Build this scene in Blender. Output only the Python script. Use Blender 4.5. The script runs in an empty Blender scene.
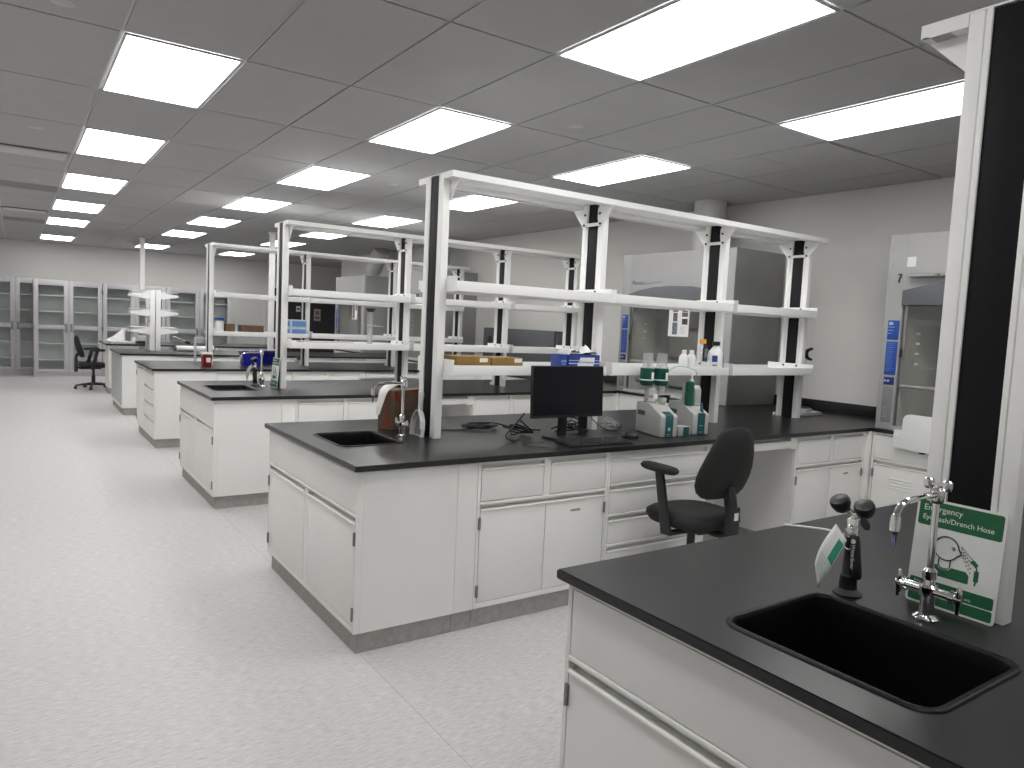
import bpy, bmesh, math, random
from mathutils import Vector, Matrix
random.seed(7)
PI = math.pi
sc = bpy.context.scene
COL = sc.collection
V = Vector

# ------------------------------------------------------------------ camera (from the vanishing points of the room)
CAM = dict(rx=-0.080618, ry=0.047156, rz=0.604056, f=725.147, c=(-0.6176, -0.8335, 1.5906))
def make_camera():
    c, s = math.cos, math.sin
    rx, ry, rz = CAM['rx'], CAM['ry'], CAM['rz']
    fwd = V((s(rz)*c(rx), c(rz)*c(rx), s(rx)))
    right = V((c(rz), -s(rz), 0)); up = right.cross(fwd)
    r2 = c(ry)*right + s(ry)*up; u2 = -s(ry)*right + c(ry)*up
    m = Matrix((r2, u2, -fwd)).transposed().to_4x4()
    m.translation = V(CAM['c'])
    cd = bpy.data.cameras.new('camera'); cd.sensor_width = 36; cd.sensor_fit = 'HORIZONTAL'
    cd.lens = CAM['f']/1024*36; cd.clip_start = .05; cd.clip_end = 100
    o = bpy.data.objects.new('camera', cd); COL.objects.link(o); o.matrix_world = m
    sc.camera = o
make_camera()
vs = sc.view_settings
vs.view_transform = 'Standard'; vs.look = 'None'; vs.exposure = 0.0; vs.gamma = 1; vs.use_curve_mapping = False
w = bpy.data.worlds.new('world'); sc.world = w; w.use_nodes = True
w.node_tree.nodes['Background'].inputs[0].default_value = (.5, .5, .5, 1)
w.node_tree.nodes['Background'].inputs[1].default_value = 0.02
try:
    sc.cycles.max_bounces = 10; sc.cycles.diffuse_bounces = 6; sc.cycles.glossy_bounces = 4
    sc.cycles.transparent_max_bounces = 24; sc.cycles.transmission_bounces = 8
    sc.cycles.sample_clamp_indirect = 6.0; sc.cycles.caustics_refractive = False; sc.cycles.caustics_reflective = False
    sc.cycles.use_denoising = True
except Exception:
    pass

# ------------------------------------------------------------------ materials
MATS = {}
def mat(name, col, rough=.5, metal=0.0, spec=.5, noise=0.0, nscale=20, bump=0.0, bscale=60, emis=0, stretch=None, coat=0, var_rough=0):
    if name in MATS: return MATS[name]
    m = bpy.data.materials.new(name); m.use_nodes = True
    nt = m.node_tree; b = nt.nodes['Principled BSDF']
    b.inputs['Base Color'].default_value = (*col, 1); b.inputs['Roughness'].default_value = rough
    b.inputs['Metallic'].default_value = metal; b.inputs['Specular IOR Level'].default_value = spec
    if coat: b.inputs['Coat Weight'].default_value = coat; b.inputs['Coat Roughness'].default_value = .1
    tc = nt.nodes.new('ShaderNodeTexCoord'); mp = nt.nodes.new('ShaderNodeMapping')
    nt.links.new(tc.outputs['Object'], mp.inputs['Vector'])
    if stretch: mp.inputs['Scale'].default_value = stretch
    if noise or var_rough:
        n = nt.nodes.new('ShaderNodeTexNoise'); n.inputs['Scale'].default_value = nscale; n.inputs['Detail'].default_value = 4
        nt.links.new(mp.outputs[0], n.inputs['Vector'])
        if noise:
            r = nt.nodes.new('ShaderNodeValToRGB')
            r.color_ramp.elements[0].position = .3; r.color_ramp.elements[1].position = .7
            r.color_ramp.elements[0].color = (*[max(0, c*(1-noise)) for c in col], 1)
            r.color_ramp.elements[1].color = (*[min(1, c*(1+noise)) for c in col], 1)
            nt.links.new(n.outputs['Fac'], r.inputs['Fac']); nt.links.new(r.outputs[0], b.inputs['Base Color'])
        if var_rough:
            mr = nt.nodes.new('ShaderNodeMapRange'); mr.inputs['To Min'].default_value = rough-var_rough; mr.inputs['To Max'].default_value = rough+var_rough
            nt.links.new(n.outputs['Fac'], mr.inputs['Value']); nt.links.new(mr.outputs[0], b.inputs['Roughness'])
    if bump:
        n2 = nt.nodes.new('ShaderNodeTexNoise'); n2.inputs['Scale'].default_value = bscale; n2.inputs['Detail'].default_value = 3
        nt.links.new(mp.outputs[0], n2.inputs['Vector'])
        bp = nt.nodes.new('ShaderNodeBump'); bp.inputs['Strength'].default_value = bump; bp.inputs['Distance'].default_value = .003
        nt.links.new(n2.outputs['Fac'], bp.inputs['Height']); nt.links.new(bp.outputs[0], b.inputs['Normal'])
    if emis:
        b.inputs['Emission Color'].default_value = (*col, 1); b.inputs['Emission Strength'].default_value = emis
    MATS[name] = m
    return m

def glass_mat(name, col=(1, 1, 1), rough=.02, clear=.86):
    if name in MATS: return MATS[name]
    m = bpy.data.materials.new(name); m.use_nodes = True
    nt = m.node_tree; nt.nodes.clear()
    out = nt.nodes.new('ShaderNodeOutputMaterial'); out.name = 'Material Output'; mx = nt.nodes.new('ShaderNodeMixShader')
    tr = nt.nodes.new('ShaderNodeBsdfTransparent'); gl = nt.nodes.new('ShaderNodeBsdfGlossy')
    tr.inputs[0].default_value = (*[c*clear for c in col], 1); gl.inputs['Roughness'].default_value = rough
    gl.inputs['Color'].default_value = (.9, .9, .9, 1)
    lw = nt.nodes.new('ShaderNodeLayerWeight'); lw.inputs[0].default_value = .5
    pw_ = nt.nodes.new('ShaderNodeMath'); pw_.operation = 'POWER'; pw_.inputs[1].default_value = 5
    ma = nt.nodes.new('ShaderNodeMath'); ma.operation = 'MULTIPLY_ADD'; ma.inputs[1].default_value = .8; ma.inputs[2].default_value = .035
    nt.links.new(lw.outputs['Facing'], pw_.inputs[0]); nt.links.new(pw_.outputs[0], ma.inputs[0])
    nt.links.new(ma.outputs[0], mx.inputs[0]); nt.links.new(tr.outputs[0], mx.inputs[1]); nt.links.new(gl.outputs[0], mx.inputs[2])
    nt.links.new(mx.outputs[0], out.inputs[0])
    MATS[name] = m
    return m

WHITE = mat('white_powder_coat', (.78, .78, .76), .38, noise=.02, nscale=3)
WHITE2 = mat('white_rack_paint', (.86, .86, .85), .35, noise=.02, nscale=4)
CARC = WHITE
PLINTH = mat('grey_rubber_base', (.34, .33, .315), .7, noise=.12, nscale=30)
EPOXY = mat('black_epoxy_resin', (.013, .013, .0135), .30, noise=.25, nscale=90, var_rough=.05, spec=.42)
SINKM = mat('black_sink_resin', (.004, .004, .004), .4, noise=.2, nscale=60, spec=.15)
BLACKP = mat('black_raceway_plastic', (.006, .006, .0075), .5, spec=.2, noise=.1, nscale=40)
BOLT = mat('black_bolt', (.012, .012, .012), .4, noise=.1)
CHROME = mat('polished_chrome', (.80, .80, .80), .08, 1, noise=.03, nscale=12)
STEEL = mat('brushed_steel', (.50, .50, .50), .32, 1, noise=.08, nscale=40)
HINGE = mat('hinge_steel', (.30, .30, .30), .4, 1, noise=.08, nscale=40)
WALLM = mat('painted_wall', (.70, .69, .66), .75, noise=.015, nscale=2, bump=.08, bscale=300)
TILE = mat('ceiling_tile', (.44, .44, .447), .9, noise=.02, nscale=5, bump=.15, bscale=500)
TBAR = mat('ceiling_grid_bar', (.55, .55, .55), .6, noise=.02)
DARKDOOR = mat('dark_grey_door', (.045, .046, .05), .45, noise=.1, nscale=5)
CABG = mat('cabinet_grey', (.52, .51, .53), .42, noise=.03, nscale=5)
CABIN = mat('cabinet_inside_grey', (.84, .85, .85), .5, noise=.04, nscale=5)
HOODW = mat('hood_light_grey', (.40, .40, .40), .38, noise=.02, nscale=4)
HOODS = mat('hood_side_grey', (.34, .34, .335), .5, noise=.03, nscale=4)
HOODT = mat('hood_trim_dark_grey', (.12, .13, .14), .45, noise=.06, nscale=6)
LINER = mat('hood_liner', (.46, .46, .43), .55, noise=.04, nscale=4)
GLASS = glass_mat('clear_glass', clear=.95)
GLASSG = glass_mat('cabinet_glass', (.97, .99, .985), .05, .985)
ACRYL = glass_mat('clear_acrylic', (.95, .97, .98), .04, .92)
BLUE = mat('sticker_blue', (.02, .075, .36), .45, noise=.1, nscale=30)
BLUED = mat('sticker_navy', (.012, .03, .16), .45, noise=.1, nscale=30)
LBLUE = mat('print_pale_blue', (.14, .28, .55), .5, noise=.1, nscale=60)
PAPER = mat('white_paper', (.80, .80, .79), .7, noise=.02, nscale=20)
INK = mat('grey_print', (.16, .15, .16), .7, noise=.4, nscale=80)
GREEN = mat('sign_green', (.012, .115, .045), .45, noise=.08, nscale=30)
SIGNW = mat('sign_white_plastic', (.76, .77, .75), .4, noise=.02)
TEAL = mat('teal_panel', (.006, .075, .08), .4, noise=.08, nscale=20)
TGREEN = mat('dark_green_liquid', (.006, .085, .055), .2, noise=.3, nscale=14)
INSTR = mat('instrument_white', (.44, .445, .43), .45, noise=.03, nscale=8)
FABRIC = mat('black_chair_fabric', (.014, .014, .014), .85, noise=.25, nscale=200, bump=.25, bscale=400)
BPLAS = mat('black_plastic', (.014, .014, .015), .42, noise=.15, nscale=40)
SCREEN = mat('black_screen', (.005, .006, .008), .22, spec=.3, noise=.05)
CARD = mat('brown_cardboard', (.14, .09, .055), .8, noise=.12, nscale=14)
CARDD = mat('dark_brown_cardboard', (.15, .085, .05), .8, noise=.12, nscale=14)
GOLD = mat('golden_brown_carton', (.24, .14, .03), .6, noise=.15, nscale=14)
RED = mat('red_print', (.26, .025, .012), .6, noise=.12, nscale=30)
REDP = mat('red_plastic', (.22, .010, .015), .35, noise=.08)
BINB = mat('royal_blue_plastic', (.006, .012, .34), .4, noise=.08)
CAPB = mat('blue_cap', (.02, .09, .38), .4, noise=.08)
ORANGE = mat('orange_cap', (.85, .33, .03), .4, noise=.06)
PLW = mat('white_bottle_plastic', (.78, .79, .78), .4, noise=.02)
DUSTP = mat('grey_white_dustpan_plastic', (.62, .63, .62), .45, noise=.04)
CLOTHW = mat('white_plastic_bag', (.80, .78, .77), .45, noise=.04, nscale=18)
CABLE = mat('black_cable_rubber', (.012, .012, .012), .5, noise=.1)
CABLEG = mat('pale_grey_cable', (.45, .45, .45), .5, noise=.1)
TUBET = mat('teal_tubing', (.10, .42, .42), .35, noise=.1)
TAGM = mat('tag_card', (.74, .75, .72), .6, noise=.02)
TAGG = mat('tag_green_print', (.02, .25, .16), .6, noise=.15, nscale=90)
TAGB = mat('tag_tan_card', (.42, .40, .33), .7, noise=.05)
EQUIP = mat('equipment_grey', (.085, .088, .095), .5, noise=.06)
DUCT = mat('duct_paint', (.60, .60, .58), .5, noise=.03)
VENTD = mat('vent_grey', (.42, .42, .425), .7, noise=.03)
VENTDD = mat('vent_dark_grey', (.36, .36, .365), .7, noise=.03)
BOXB = mat('box_blue_print', (.018, .045, .24), .5, noise=.12, nscale=25)
LIGHTM = mat('light_panel_diffuser', (1, .993, .982), .5, emis=10.6)
LPALE = mat('pale_blue_box', (.50, .62, .76), .5, noise=.06)

def milky_mat(name, col=(.75, .77, .77), fac=.3):
    m = glass_mat(name, clear=.95)
    nt = m.node_tree; out = nt.nodes['Material Output']; src = out.inputs[0].links[0].from_socket
    d = nt.nodes.new('ShaderNodeBsdfDiffuse'); d.inputs[0].default_value = (*col, 1)
    mx = nt.nodes.new('ShaderNodeMixShader'); mx.inputs[0].default_value = fac
    nt.links.new(src, mx.inputs[1]); nt.links.new(d.outputs[0], mx.inputs[2]); nt.links.new(mx.outputs[0], out.inputs[0])
    return m

def floor_mat():
    m = bpy.data.materials.new('pale_vinyl_floor'); m.use_nodes = True
    nt = m.node_tree; b = nt.nodes['Principled BSDF']; L = nt.links.new
    tc = nt.nodes.new('ShaderNodeTexCoord'); mp = nt.nodes.new('ShaderNodeMapping')
    mp.inputs['Scale'].default_value = (20, 130, 1)
    L(tc.outputs['Object'], mp.inputs[0])
    n = nt.nodes.new('ShaderNodeTexNoise'); n.inputs['Scale'].default_value = 1.0; n.inputs['Detail'].default_value = 6; n.inputs['Roughness'].default_value = .65
    L(mp.outputs[0], n.inputs['Vector'])
    r = nt.nodes.new('ShaderNodeValToRGB'); e = r.color_ramp.elements
    e[0].position = .28; e[0].color = (.38, .37, .365, 1); e[1].position = .70; e[1].color = (.63, .615, .61, 1)
    L(n.outputs['Fac'], r.inputs[0])
    # welded seams of the sheet vinyl every 1.83 m across the room
    sx = nt.nodes.new('ShaderNodeSeparateXYZ'); L(tc.outputs['Object'], sx.inputs[0])
    def op(o, a, bval):
        q = nt.nodes.new('ShaderNodeMath'); q.operation = o; L(a, q.inputs[0]); q.inputs[1].default_value = bval; return q.outputs[0]
    a = op('ADD', sx.outputs['X'], -0.73 + 1.83*10 + .915)
    a = op('MODULO', a, 1.83); a = op('SUBTRACT', a, .915); a = op('ABSOLUTE', a, 0); a = op('LESS_THAN', a, .0022)
    mx = nt.nodes.new('ShaderNodeMixRGB'); L(a, mx.inputs[0]); L(r.outputs[0], mx.inputs[1]); mx.inputs[2].default_value = (.37, .36, .355, 1)
    L(mx.outputs[0], b.inputs['Base Color'])
    b.inputs['Roughness'].default_value = .5; b.inputs['Specular IOR Level'].default_value = .35
    bp = nt.nodes.new('ShaderNodeBump'); bp.inputs['Strength'].default_value = .12; bp.inputs['Distance'].default_value = .002
    L(n.outputs['Fac'], bp.inputs['Height']); L(bp.outputs[0], b.inputs['Normal'])
    return m
FLOORM = floor_mat()

# ------------------------------------------------------------------ mesh helper
class MB:
    def __init__(s): s.bm = bmesh.new()
    def box(s, x0, y0, z0, x1, y1, z1, bev=0, seg=2, M=None):
        if x1 < x0: x0, x1 = x1, x0
        if y1 < y0: y0, y1 = y1, y0
        if z1 < z0: z0, z1 = z1, z0
        t = bmesh.new()
        vv = [t.verts.new(p) for p in ((x0,y0,z0),(x1,y0,z0),(x1,y1,z0),(x0,y1,z0),(x0,y0,z1),(x1,y0,z1),(x1,y1,z1),(x0,y1,z1))]
        for f in ((3,2,1,0),(4,5,6,7),(0,1,5,4),(1,2,6,5),(2,3,7,6),(3,0,4,7)): t.faces.new([vv[i] for i in f])
        if bev: bmesh.ops.bevel(t, geom=t.edges[:], offset=bev, segments=seg, affect='EDGES', profile=.6)
        s.merge(t, M); return s
    def merge(s, t, M=None):
        if M is not None: bmesh.ops.transform(t, matrix=M, verts=t.verts[:])
        me = bpy.data.meshes.new('tmp'); t.to_mesh(me); t.free(); s.bm.from_mesh(me); bpy.data.meshes.remove(me)
    def cyl(s, p0, p1, r0, r1=None, n=16, cap=True):
        r1 = r0 if r1 is None else r1
        p0, p1 = V(p0), V(p1); d = (p1-p0).normalized()
        a = d.orthogonal().normalized(); b = d.cross(a)
        A = [s.bm.verts.new(p0 + r0*(math.cos(2*PI*i/n)*a + math.sin(2*PI*i/n)*b)) for i in range(n)]
        B = [s.bm.verts.new(p1 + r1*(math.cos(2*PI*i/n)*a + math.sin(2*PI*i/n)*b)) for i in range(n)]
        for i in range(n): s.bm.faces.new((A[i], A[(i+1) % n], B[(i+1) % n], B[i]))
        if cap: s.bm.faces.new(A[::-1]); s.bm.faces.new(B)
        return s
    def tube(s, pts, r, n=8, smooth=0):
        pts = [V(p) for p in pts]
        n0 = len(pts)
        if smooth: pts = catmull(pts, smooth)
        rs = r if isinstance(r, (list, tuple)) else [r]*n0
        if len(rs) != len(pts):
            q = []
            for i in range(len(pts)):
                f_ = i*(n0-1)/(len(pts)-1); a_ = min(int(f_), n0-2); q.append(rs[a_]*(1-(f_-a_))+rs[a_+1]*(f_-a_))
            rs = q
        prev = None; nrm = None
        for i, p in enumerate(pts):
            d = (pts[min(i+1, len(pts)-1)] - pts[max(i-1, 0)])
            d = d.normalized() if d.length > 1e-9 else V((0, 0, 1))
            if nrm is None: nrm = d.orthogonal().normalized()
            nrm = (nrm - d*nrm.dot(d)); nrm = nrm.normalized() if nrm.length > 1e-6 else d.orthogonal().normalized()
            b = d.cross(nrm)
            ring = [s.bm.verts.new(p + rs[i]*(math.cos(2*PI*k/n)*nrm + math.sin(2*PI*k/n)*b)) for k in range(n)]
            if prev:
                for k in range(n): s.bm.faces.new((prev[k], prev[(k+1) % n], ring[(k+1) % n], ring[k]))
            else: s.bm.faces.new(ring[::-1])
            prev = ring
        s.bm.faces.new(prev)
        return s
    def lathe(s, prof, c=(0, 0, 0), n=20, M=None):
        t = bmesh.new(); rings = []
        for r, z in prof:
            if r < 1e-6: rings.append([t.verts.new((c[0], c[1], c[2]+z))])
            else: rings.append([t.verts.new((c[0]+r*math.cos(2*PI*i/n), c[1]+r*math.sin(2*PI*i/n), c[2]+z)) for i in range(n)])
        for A, B in zip(rings, rings[1:]):
            for i in range(n):
                j = (i+1) % n
                if len(A) == 1 and len(B) == 1: continue
                if len(A) == 1: t.faces.new((A[0], B[j], B[i]))
                elif len(B) == 1: t.faces.new((A[i], A[j], B[0]))
                else: t.faces.new((A[i], A[j], B[j], B[i]))
        if len(rings[0]) > 1: t.faces.new(rings[0][::-1])
        if len(rings[-1]) > 1: t.faces.new(rings[-1])
        s.merge(t, M); return s
    def prism(s, poly, axis, a, b, bev=0, M=None):
        # poly: 2D points; axis 'x': (y,z), 'y': (x,z), 'z': (x,y)
        t = bmesh.new()
        def mk(p, q):
            return {'x': (q, p[0], p[1]), 'y': (p[0], q, p[1]), 'z': (p[0], p[1], q)}[axis]
        A = [t.verts.new(mk(p, a)) for p in poly]; B = [t.verts.new(mk(p, b)) for p in poly]
        n = len(poly)
        t.faces.new(A); t.faces.new(B[::-1])
        for i in range(n): t.faces.new((A[i], B[i], B[(i+1) % n], A[(i+1) % n]))
        bmesh.ops.recalc_face_normals(t, faces=t.faces[:])
        if bev: bmesh.ops.bevel(t, geom=t.edges[:], offset=bev, segments=2, affect='EDGES', profile=.6)
        s.merge(t, M); return s
    def quad(s, *pts):
        s.bm.faces.new([s.bm.verts.new(p) for p in pts]); return s
    def ellip(s, c, r, n=20, m=12, M=None):
        prof = [(math.sin(PI*i/m), -math.cos(PI*i/m)) for i in range(m+1)]
        t = bmesh.new(); tmp = MB(); tmp.bm.free(); tmp.bm = t
        rings = []
        for a, z in prof:
            if a < 1e-6: rings.append([t.verts.new((c[0], c[1], c[2]+z*r[2]))])
            else: rings.append([t.verts.new((c[0]+r[0]*a*math.cos(2*PI*i/n), c[1]+r[1]*a*math.sin(2*PI*i/n), c[2]+z*r[2])) for i in range(n)])
        for A, B in zip(rings, rings[1:]):
            for i in range(n):
                j = (i+1) % n
                if len(A) == 1: t.faces.new((A[0], B[j], B[i]))
                elif len(B) == 1: t.faces.new((A[i], A[j], B[0]))
                else: t.faces.new((A[i], A[j], B[j], B[i]))
        s.merge(t, M); return s
    def build(s, name, m, parent=None, ang=35, M=None):
        if M is not None: bmesh.ops.transform(s.bm, matrix=M, verts=s.bm.verts[:])
        me = bpy.data.meshes.new(name); s.bm.to_mesh(me); s.bm.free()
        me.materials.append(m); me.shade_smooth()
        me.set_sharp_from_angle(angle=math.radians(ang))
        o = bpy.data.objects.new(name, me); COL.objects.link(o)
        if parent: o.parent = parent
        return o

def catmull(P, k):
    out = []
    n = len(P)
    for i in range(n-1):
        p0, p1, p2, p3 = P[max(i-1, 0)], P[i], P[i+1], P[min(i+2, n-1)]
        for j in range(k):
            t = j/k
            out.append(.5*((2*p1) + (p2-p0)*t + (2*p0-5*p1+4*p2-p3)*t*t + (3*p1-p0-3*p2+p3)*t**3))
    out.append(P[-1]); return out

def rrect(x0, y0, x1, y1, r, n=6):
    pts = []
    for cx, cy, a0 in ((x1-r, y0+r, -PI/2), (x1-r, y1-r, 0), (x0+r, y1-r, PI/2), (x0+r, y0+r, PI)):
        for i in range(n+1):
            a = a0 + PI/2*i/n; pts.append((cx+r*math.cos(a), cy+r*math.sin(a)))
    return pts

def tag(o, label, cat, group=None):
    o['label'] = label; o['category'] = cat
    if group: o['group'] = group
    return o
def thing(name, label, cat, loc=(0, 0, 0), rz=0, group=None):
    o = bpy.data.objects.new(name, None); COL.objects.link(o); o.empty_display_size = .1
    o.location = loc; o.rotation_euler = (0, 0, rz)
    return tag(o, label, cat, group)
def structure(name, mb, m):
    o = mb.build(name, m); o['kind'] = 'structure'; return o
def dup(root, loc, label, rz=None, group=None):
    r = root.copy(); COL.objects.link(r); r.location = loc
    if rz is not None: r.rotation_euler = (0, 0, rz)
    r['label'] = label
    if group: r['group'] = group
    for ch in list(root.children):
        c = ch.copy(); COL.objects.link(c); c.parent = r
        for g in ch.children:
            d = g.copy(); COL.objects.link(d); d.parent = c
    return r
def lettering(body, size, m, parent, M, name='lettering', align='LEFT', shear=0, depth=.0002, spacing=1.0):
    cu = bpy.data.curves.new(name, 'FONT'); cu.body = body; cu.size = size; cu.align_x = align; cu.align_y = 'CENTER'
    cu.shear = shear; cu.extrude = depth; cu.space_line = spacing; cu.resolution_u = 3
    cu.materials.append(m)
    tmp = bpy.data.objects.new(name+'_tmp', cu); COL.objects.link(tmp)
    me = bpy.data.meshes.new_from_object(tmp.evaluated_get(bpy.context.evaluated_depsgraph_get()))
    bpy.data.objects.remove(tmp); bpy.data.curves.remove(cu)
    me.name = name
    if not me.materials: me.materials.append(m)
    o = bpy.data.objects.new(name, me); COL.objects.link(o); o.parent = parent; o.matrix_local = M
    return o
def face_mx():
    # text standing in a plane facing local -y, reading along +x
    return Matrix.Rotation(PI/2, 4, 'X')

# ------------------------------------------------------------------ room shell
H = 2.986; XR = 5.8; YB = 19.2; XL = -3.0; YF = -4.2; XA = 9.0; YA = 15.8
GX, GY, DX, DY = -0.1505, 3.4763, 0.6096, 1.2192
structure('floor', MB().box(XL, YF, -.1, XA, YB, 0), FLOORM)
structure('wall_right', MB().box(XR, YF, 0, XR+.15, YA, H+.3), WALLM)
structure('wall_alcove', MB().box(XR+.151, YA-.15, 0, XA, YA, H+.3), WALLM)
structure('wall_back', MB().box(XL, YB, 0, XA, YB+.15, H+.3), WALLM)
structure('wall_left', MB().box(XL-.15, YF, 0, XL, YB, H+.3), WALLM)
structure('wall_front', MB().box(XL, YF-.15, 0, XR, YF, H+.3), WALLM)
structure('wall_side', MB().box(XA, YA-.15, 0, XA+.15, YB, H+.3), WALLM)
structure('baseboard_right', MB().box(XR-.012, 9.0, 0, XR-.0005, YA, .1), PLINTH)
structure('baseboard_back', MB().box(3.75, YB-.012, 0, 4.98, YB-.0005, .1), PLINTH)

LIGHTS = []
for i in (-3, 0, 3, 6):  # leftmost column is unseen, added to brighten the aisle side
    for j in (-4, -2, 0, 2, 4, 6, 8, 11):  # first row, above the camera, is unseen and added for brightness
        if i > -3 or j in (0, 4, 8): LIGHTS.append((i, j))
lightset = set(LIGHTS)
cm = MB()
i0, i1 = int((XL-GX)/DX)-1, int((XA-GX)/DX)+1
j0, j1 = int((YF-GY)/DY)-1, int((YB-GY)/DY)+1
HALF = {(7, -1): 'lower'}
g = .008
for i in range(i0, i1):
    for j in range(j0, j1):
        if (i, j) in lightset: continue
        a0, a1 = max(GX+i*DX+g, XL+.002), min(GX+(i+1)*DX-g, XA-.002)
        b0, b1 = max(GY+j*DY+g, YF+.002), min(GY+(j+1)*DY-g, YB-.002)
        if a1 - a0 < .02 or b1 - b0 < .02: continue
        if b0 < YA and a0 > XR: continue
        if b0 < YA-.2: a1 = min(a1, XR-.002)
        cm.box(a0, b0, H, a1, b1, H+.02)
structure('ceiling', cm, TILE)
structure('trim_1', MB().box(XL, YF, H+.009, XA, YB, H+.0295), TBAR)

# ------------------------------------------------------------------ ceiling lights
def ceiling_light():
    t = thing('ceiling_light', 'x', 'ceiling light')
    x, y = DX/2-.012, DY/2-.012
    f = MB()
    for a in ((-x, -y, -x+.012, y), (x-.012, -y, x, y), (-x+.012, -y, x-.012, -y+.012), (-x+.012, y-.012, x-.012, y)):
        f.box(a[0], a[1], -.006, a[2], a[3], .005)
    f.build('frame', TBAR, t)
    MB().box(-x+.013, -y+.013, -.003, x-.013, y-.013, .004).build('diffuser', LIGHTM, t)
    return t
rowname = {-3: 'added leftmost row beyond the picture edge', 0: 'left row above the aisle', 3: 'middle row above the bench ends', 6: 'right row above the benches'}
nth = ['added above the camera', 'first', 'second', 'third', 'fourth', 'fifth', 'sixth', 'last']
L0 = None
for i in (-3, 0, 3, 6):
    for k, j in enumerate((-4, -2, 0, 2, 4, 6, 8, 11)):
        if (i, j) not in lightset: continue
        loc = (GX+(i+.5)*DX, GY+(j+.5)*DY, H)
        lab = 'white ceiling light panel, %s in the %s' % (nth[k], rowname[i])
        if L0 is None: L0 = ceiling_light(); L0.location = loc; L0['label'] = lab; L0['group'] = 'ceiling light panels'
        else: dup(L0, loc, lab)

# vents and small ceiling fittings
def linear_vent(y, label, dark, h=.30):
    t = thing('linear_vent', label, 'air vent', (GX-DX/2, y, H), 0, 'linear ceiling vents')
    if dark:
        MB().box(-.30, -h, -.004, .30, h, -.0005).build('grille_panel', VENTDD, t)
        f = MB()
        for k in range(14): f.box(-.29, -h+.02+k*(2*h-.04)/14, -.008, .29, -h+.028+k*(2*h-.04)/14, -.0042)
        f.build('louver', VENTD, t)
    else:
        f = MB()
        f.box(-.28, -h, -.022, .26, h, -.0005, .004).build('diffuser_body', TBAR, t)
        MB().box(-.28, -h-.016, -.012, .26, -h-.002, -.001).build('slot', HOODT, t, )
        e = MB(); e.box(-.30, -h, -.03, -.281, h, -.0005, .002); e.build('end_cap', VENTD, t)
        e = MB(); e.box(.261, -h, -.03, .285, h, -.0005, .002); e.build('end_cap', VENTD, t)
    return t
linear_vent(7.36, 'white slot air vent nearest the camera, beside the left light row', False, .17)
linear_vent(9.85, 'dark grey ceiling vent strip just beyond the near white slot vent', True, .26)
linear_vent(12.5, 'white slot air vent farther down the ceiling at the left edge', False, .13)
linear_vent(14.2, 'dark grey ceiling vent strip near the back wall at the left edge', True, .30)
t = thing('ceiling_vent', 'grey perforated square return vent by the right light row', 'air vent', (4.425, 2.575, H))
MB().box(-.30, -.30, -.005, .30, .30, -.0005, .001).build('perforated_panel', VENTD, t)
f = MB()
for a in ((-.305, -.305, .305, -.30), (-.305, .30, .305, .305), (-.305, -.30, -.3005, .30), (.3005, -.30, .305, .30)): f.box(a[0], a[1], -.008, a[2], a[3], -.0005)
f.build('frame', TBAR, t)
def sprinkler(x, y, label):
    t = thing('ceiling_sprinkler', label, 'sprinkler', (x, y, H), 0, 'round ceiling sprinkler caps')
    MB().lathe([(0, -.010), (.03, -.009), (.042, -.003), (.042, -.0005)]).build('cover_plate', TBAR, t)
    MB().lathe([(.05, -.003), (.052, -.0005)]).build('ring', TBAR, t)
sprinkler(-.459, 6.24, 'round sprinkler cap in front of the near white slot vent')
sprinkler(-.394, 9.23, 'round sprinkler cap just before the near dark vent strip')
sprinkler(-.42, 3.27, 'round sprinkler cap at the top left corner of the ceiling')
sprinkler(2.623, 6.196, 'round sprinkler cap over the bench with the cardboard boxes')
sprinkler(2.604, 3.203, 'round sprinkler cap between the two largest light panels')
t = thing('smoke_detector', 'small round smoke detector on the ceiling near the white pole', 'smoke detector', (1.395, 16.3, H))
MB().lathe([(0, -.055), (.05, -.052), (.07, -.03), (.075, -.0005)]).build('cover', VENTD, t)
MB().lathe([(.085, -.012), (.09, -.0005)]).build('base', WHITE2, t)

# ------------------------------------------------------------------ casework
ZT, TH = .914, .028          # worktop top and thickness
ZC = ZT - TH - .0008         # top of the carcasses
YFACE = .032                 # carcass front sits this far behind the fronts

def front_panel(t, name, xa, xb, za, zb, hinge=None, label_strip=False, louver=False):
    m = MB(); m.box(xa, 0, za, xb, YFACE-.001, zb-.010, .002)
    # rolled pull lip along the top edge
    m.prism([(YFACE-.001, zb-.010), (-.004, zb-.010), (-.008, zb-.005), (-.006, zb), (.004, zb), (YFACE-.001, zb-.004)], 'x', xa, xb)
    p = m.build(name, WHITE, t)
    if hinge:
        hx = xa-.004 if hinge == 'L' else xb+.004
        for hz in (zb-.075, za+.06):
            h = MB(); h.cyl((hx, -.004, hz-.032), (hx, -.004, hz+.032), .006, n=8)
            h.box(hx-.009, -.0025, hz-.03, hx+.009, -.0005, hz+.03); h.build('hinge', HINGE, p)
    if label_strip:
        cx = (xa+xb)/2
        MB().box(cx-.035, -.0012, zb-.075, cx+.035, -.0002, zb-.062).build('label_strip', mat('label_tape', (.30, .30, .29), .6, noise=.6, nscale=260), p)
    if louver:
        cx = (xa+xb)/2-.02
        for k in range(4):
            l = MB(); l.prism([(-.0002, 0), (-.007, .002), (-.0002, .012)], 'x', cx-.09, cx+.09)
            l.build('vent_louver', WHITE, p, M=Matrix.Translation((0, 0, zb-.10-k*.024)))
    return p

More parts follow.
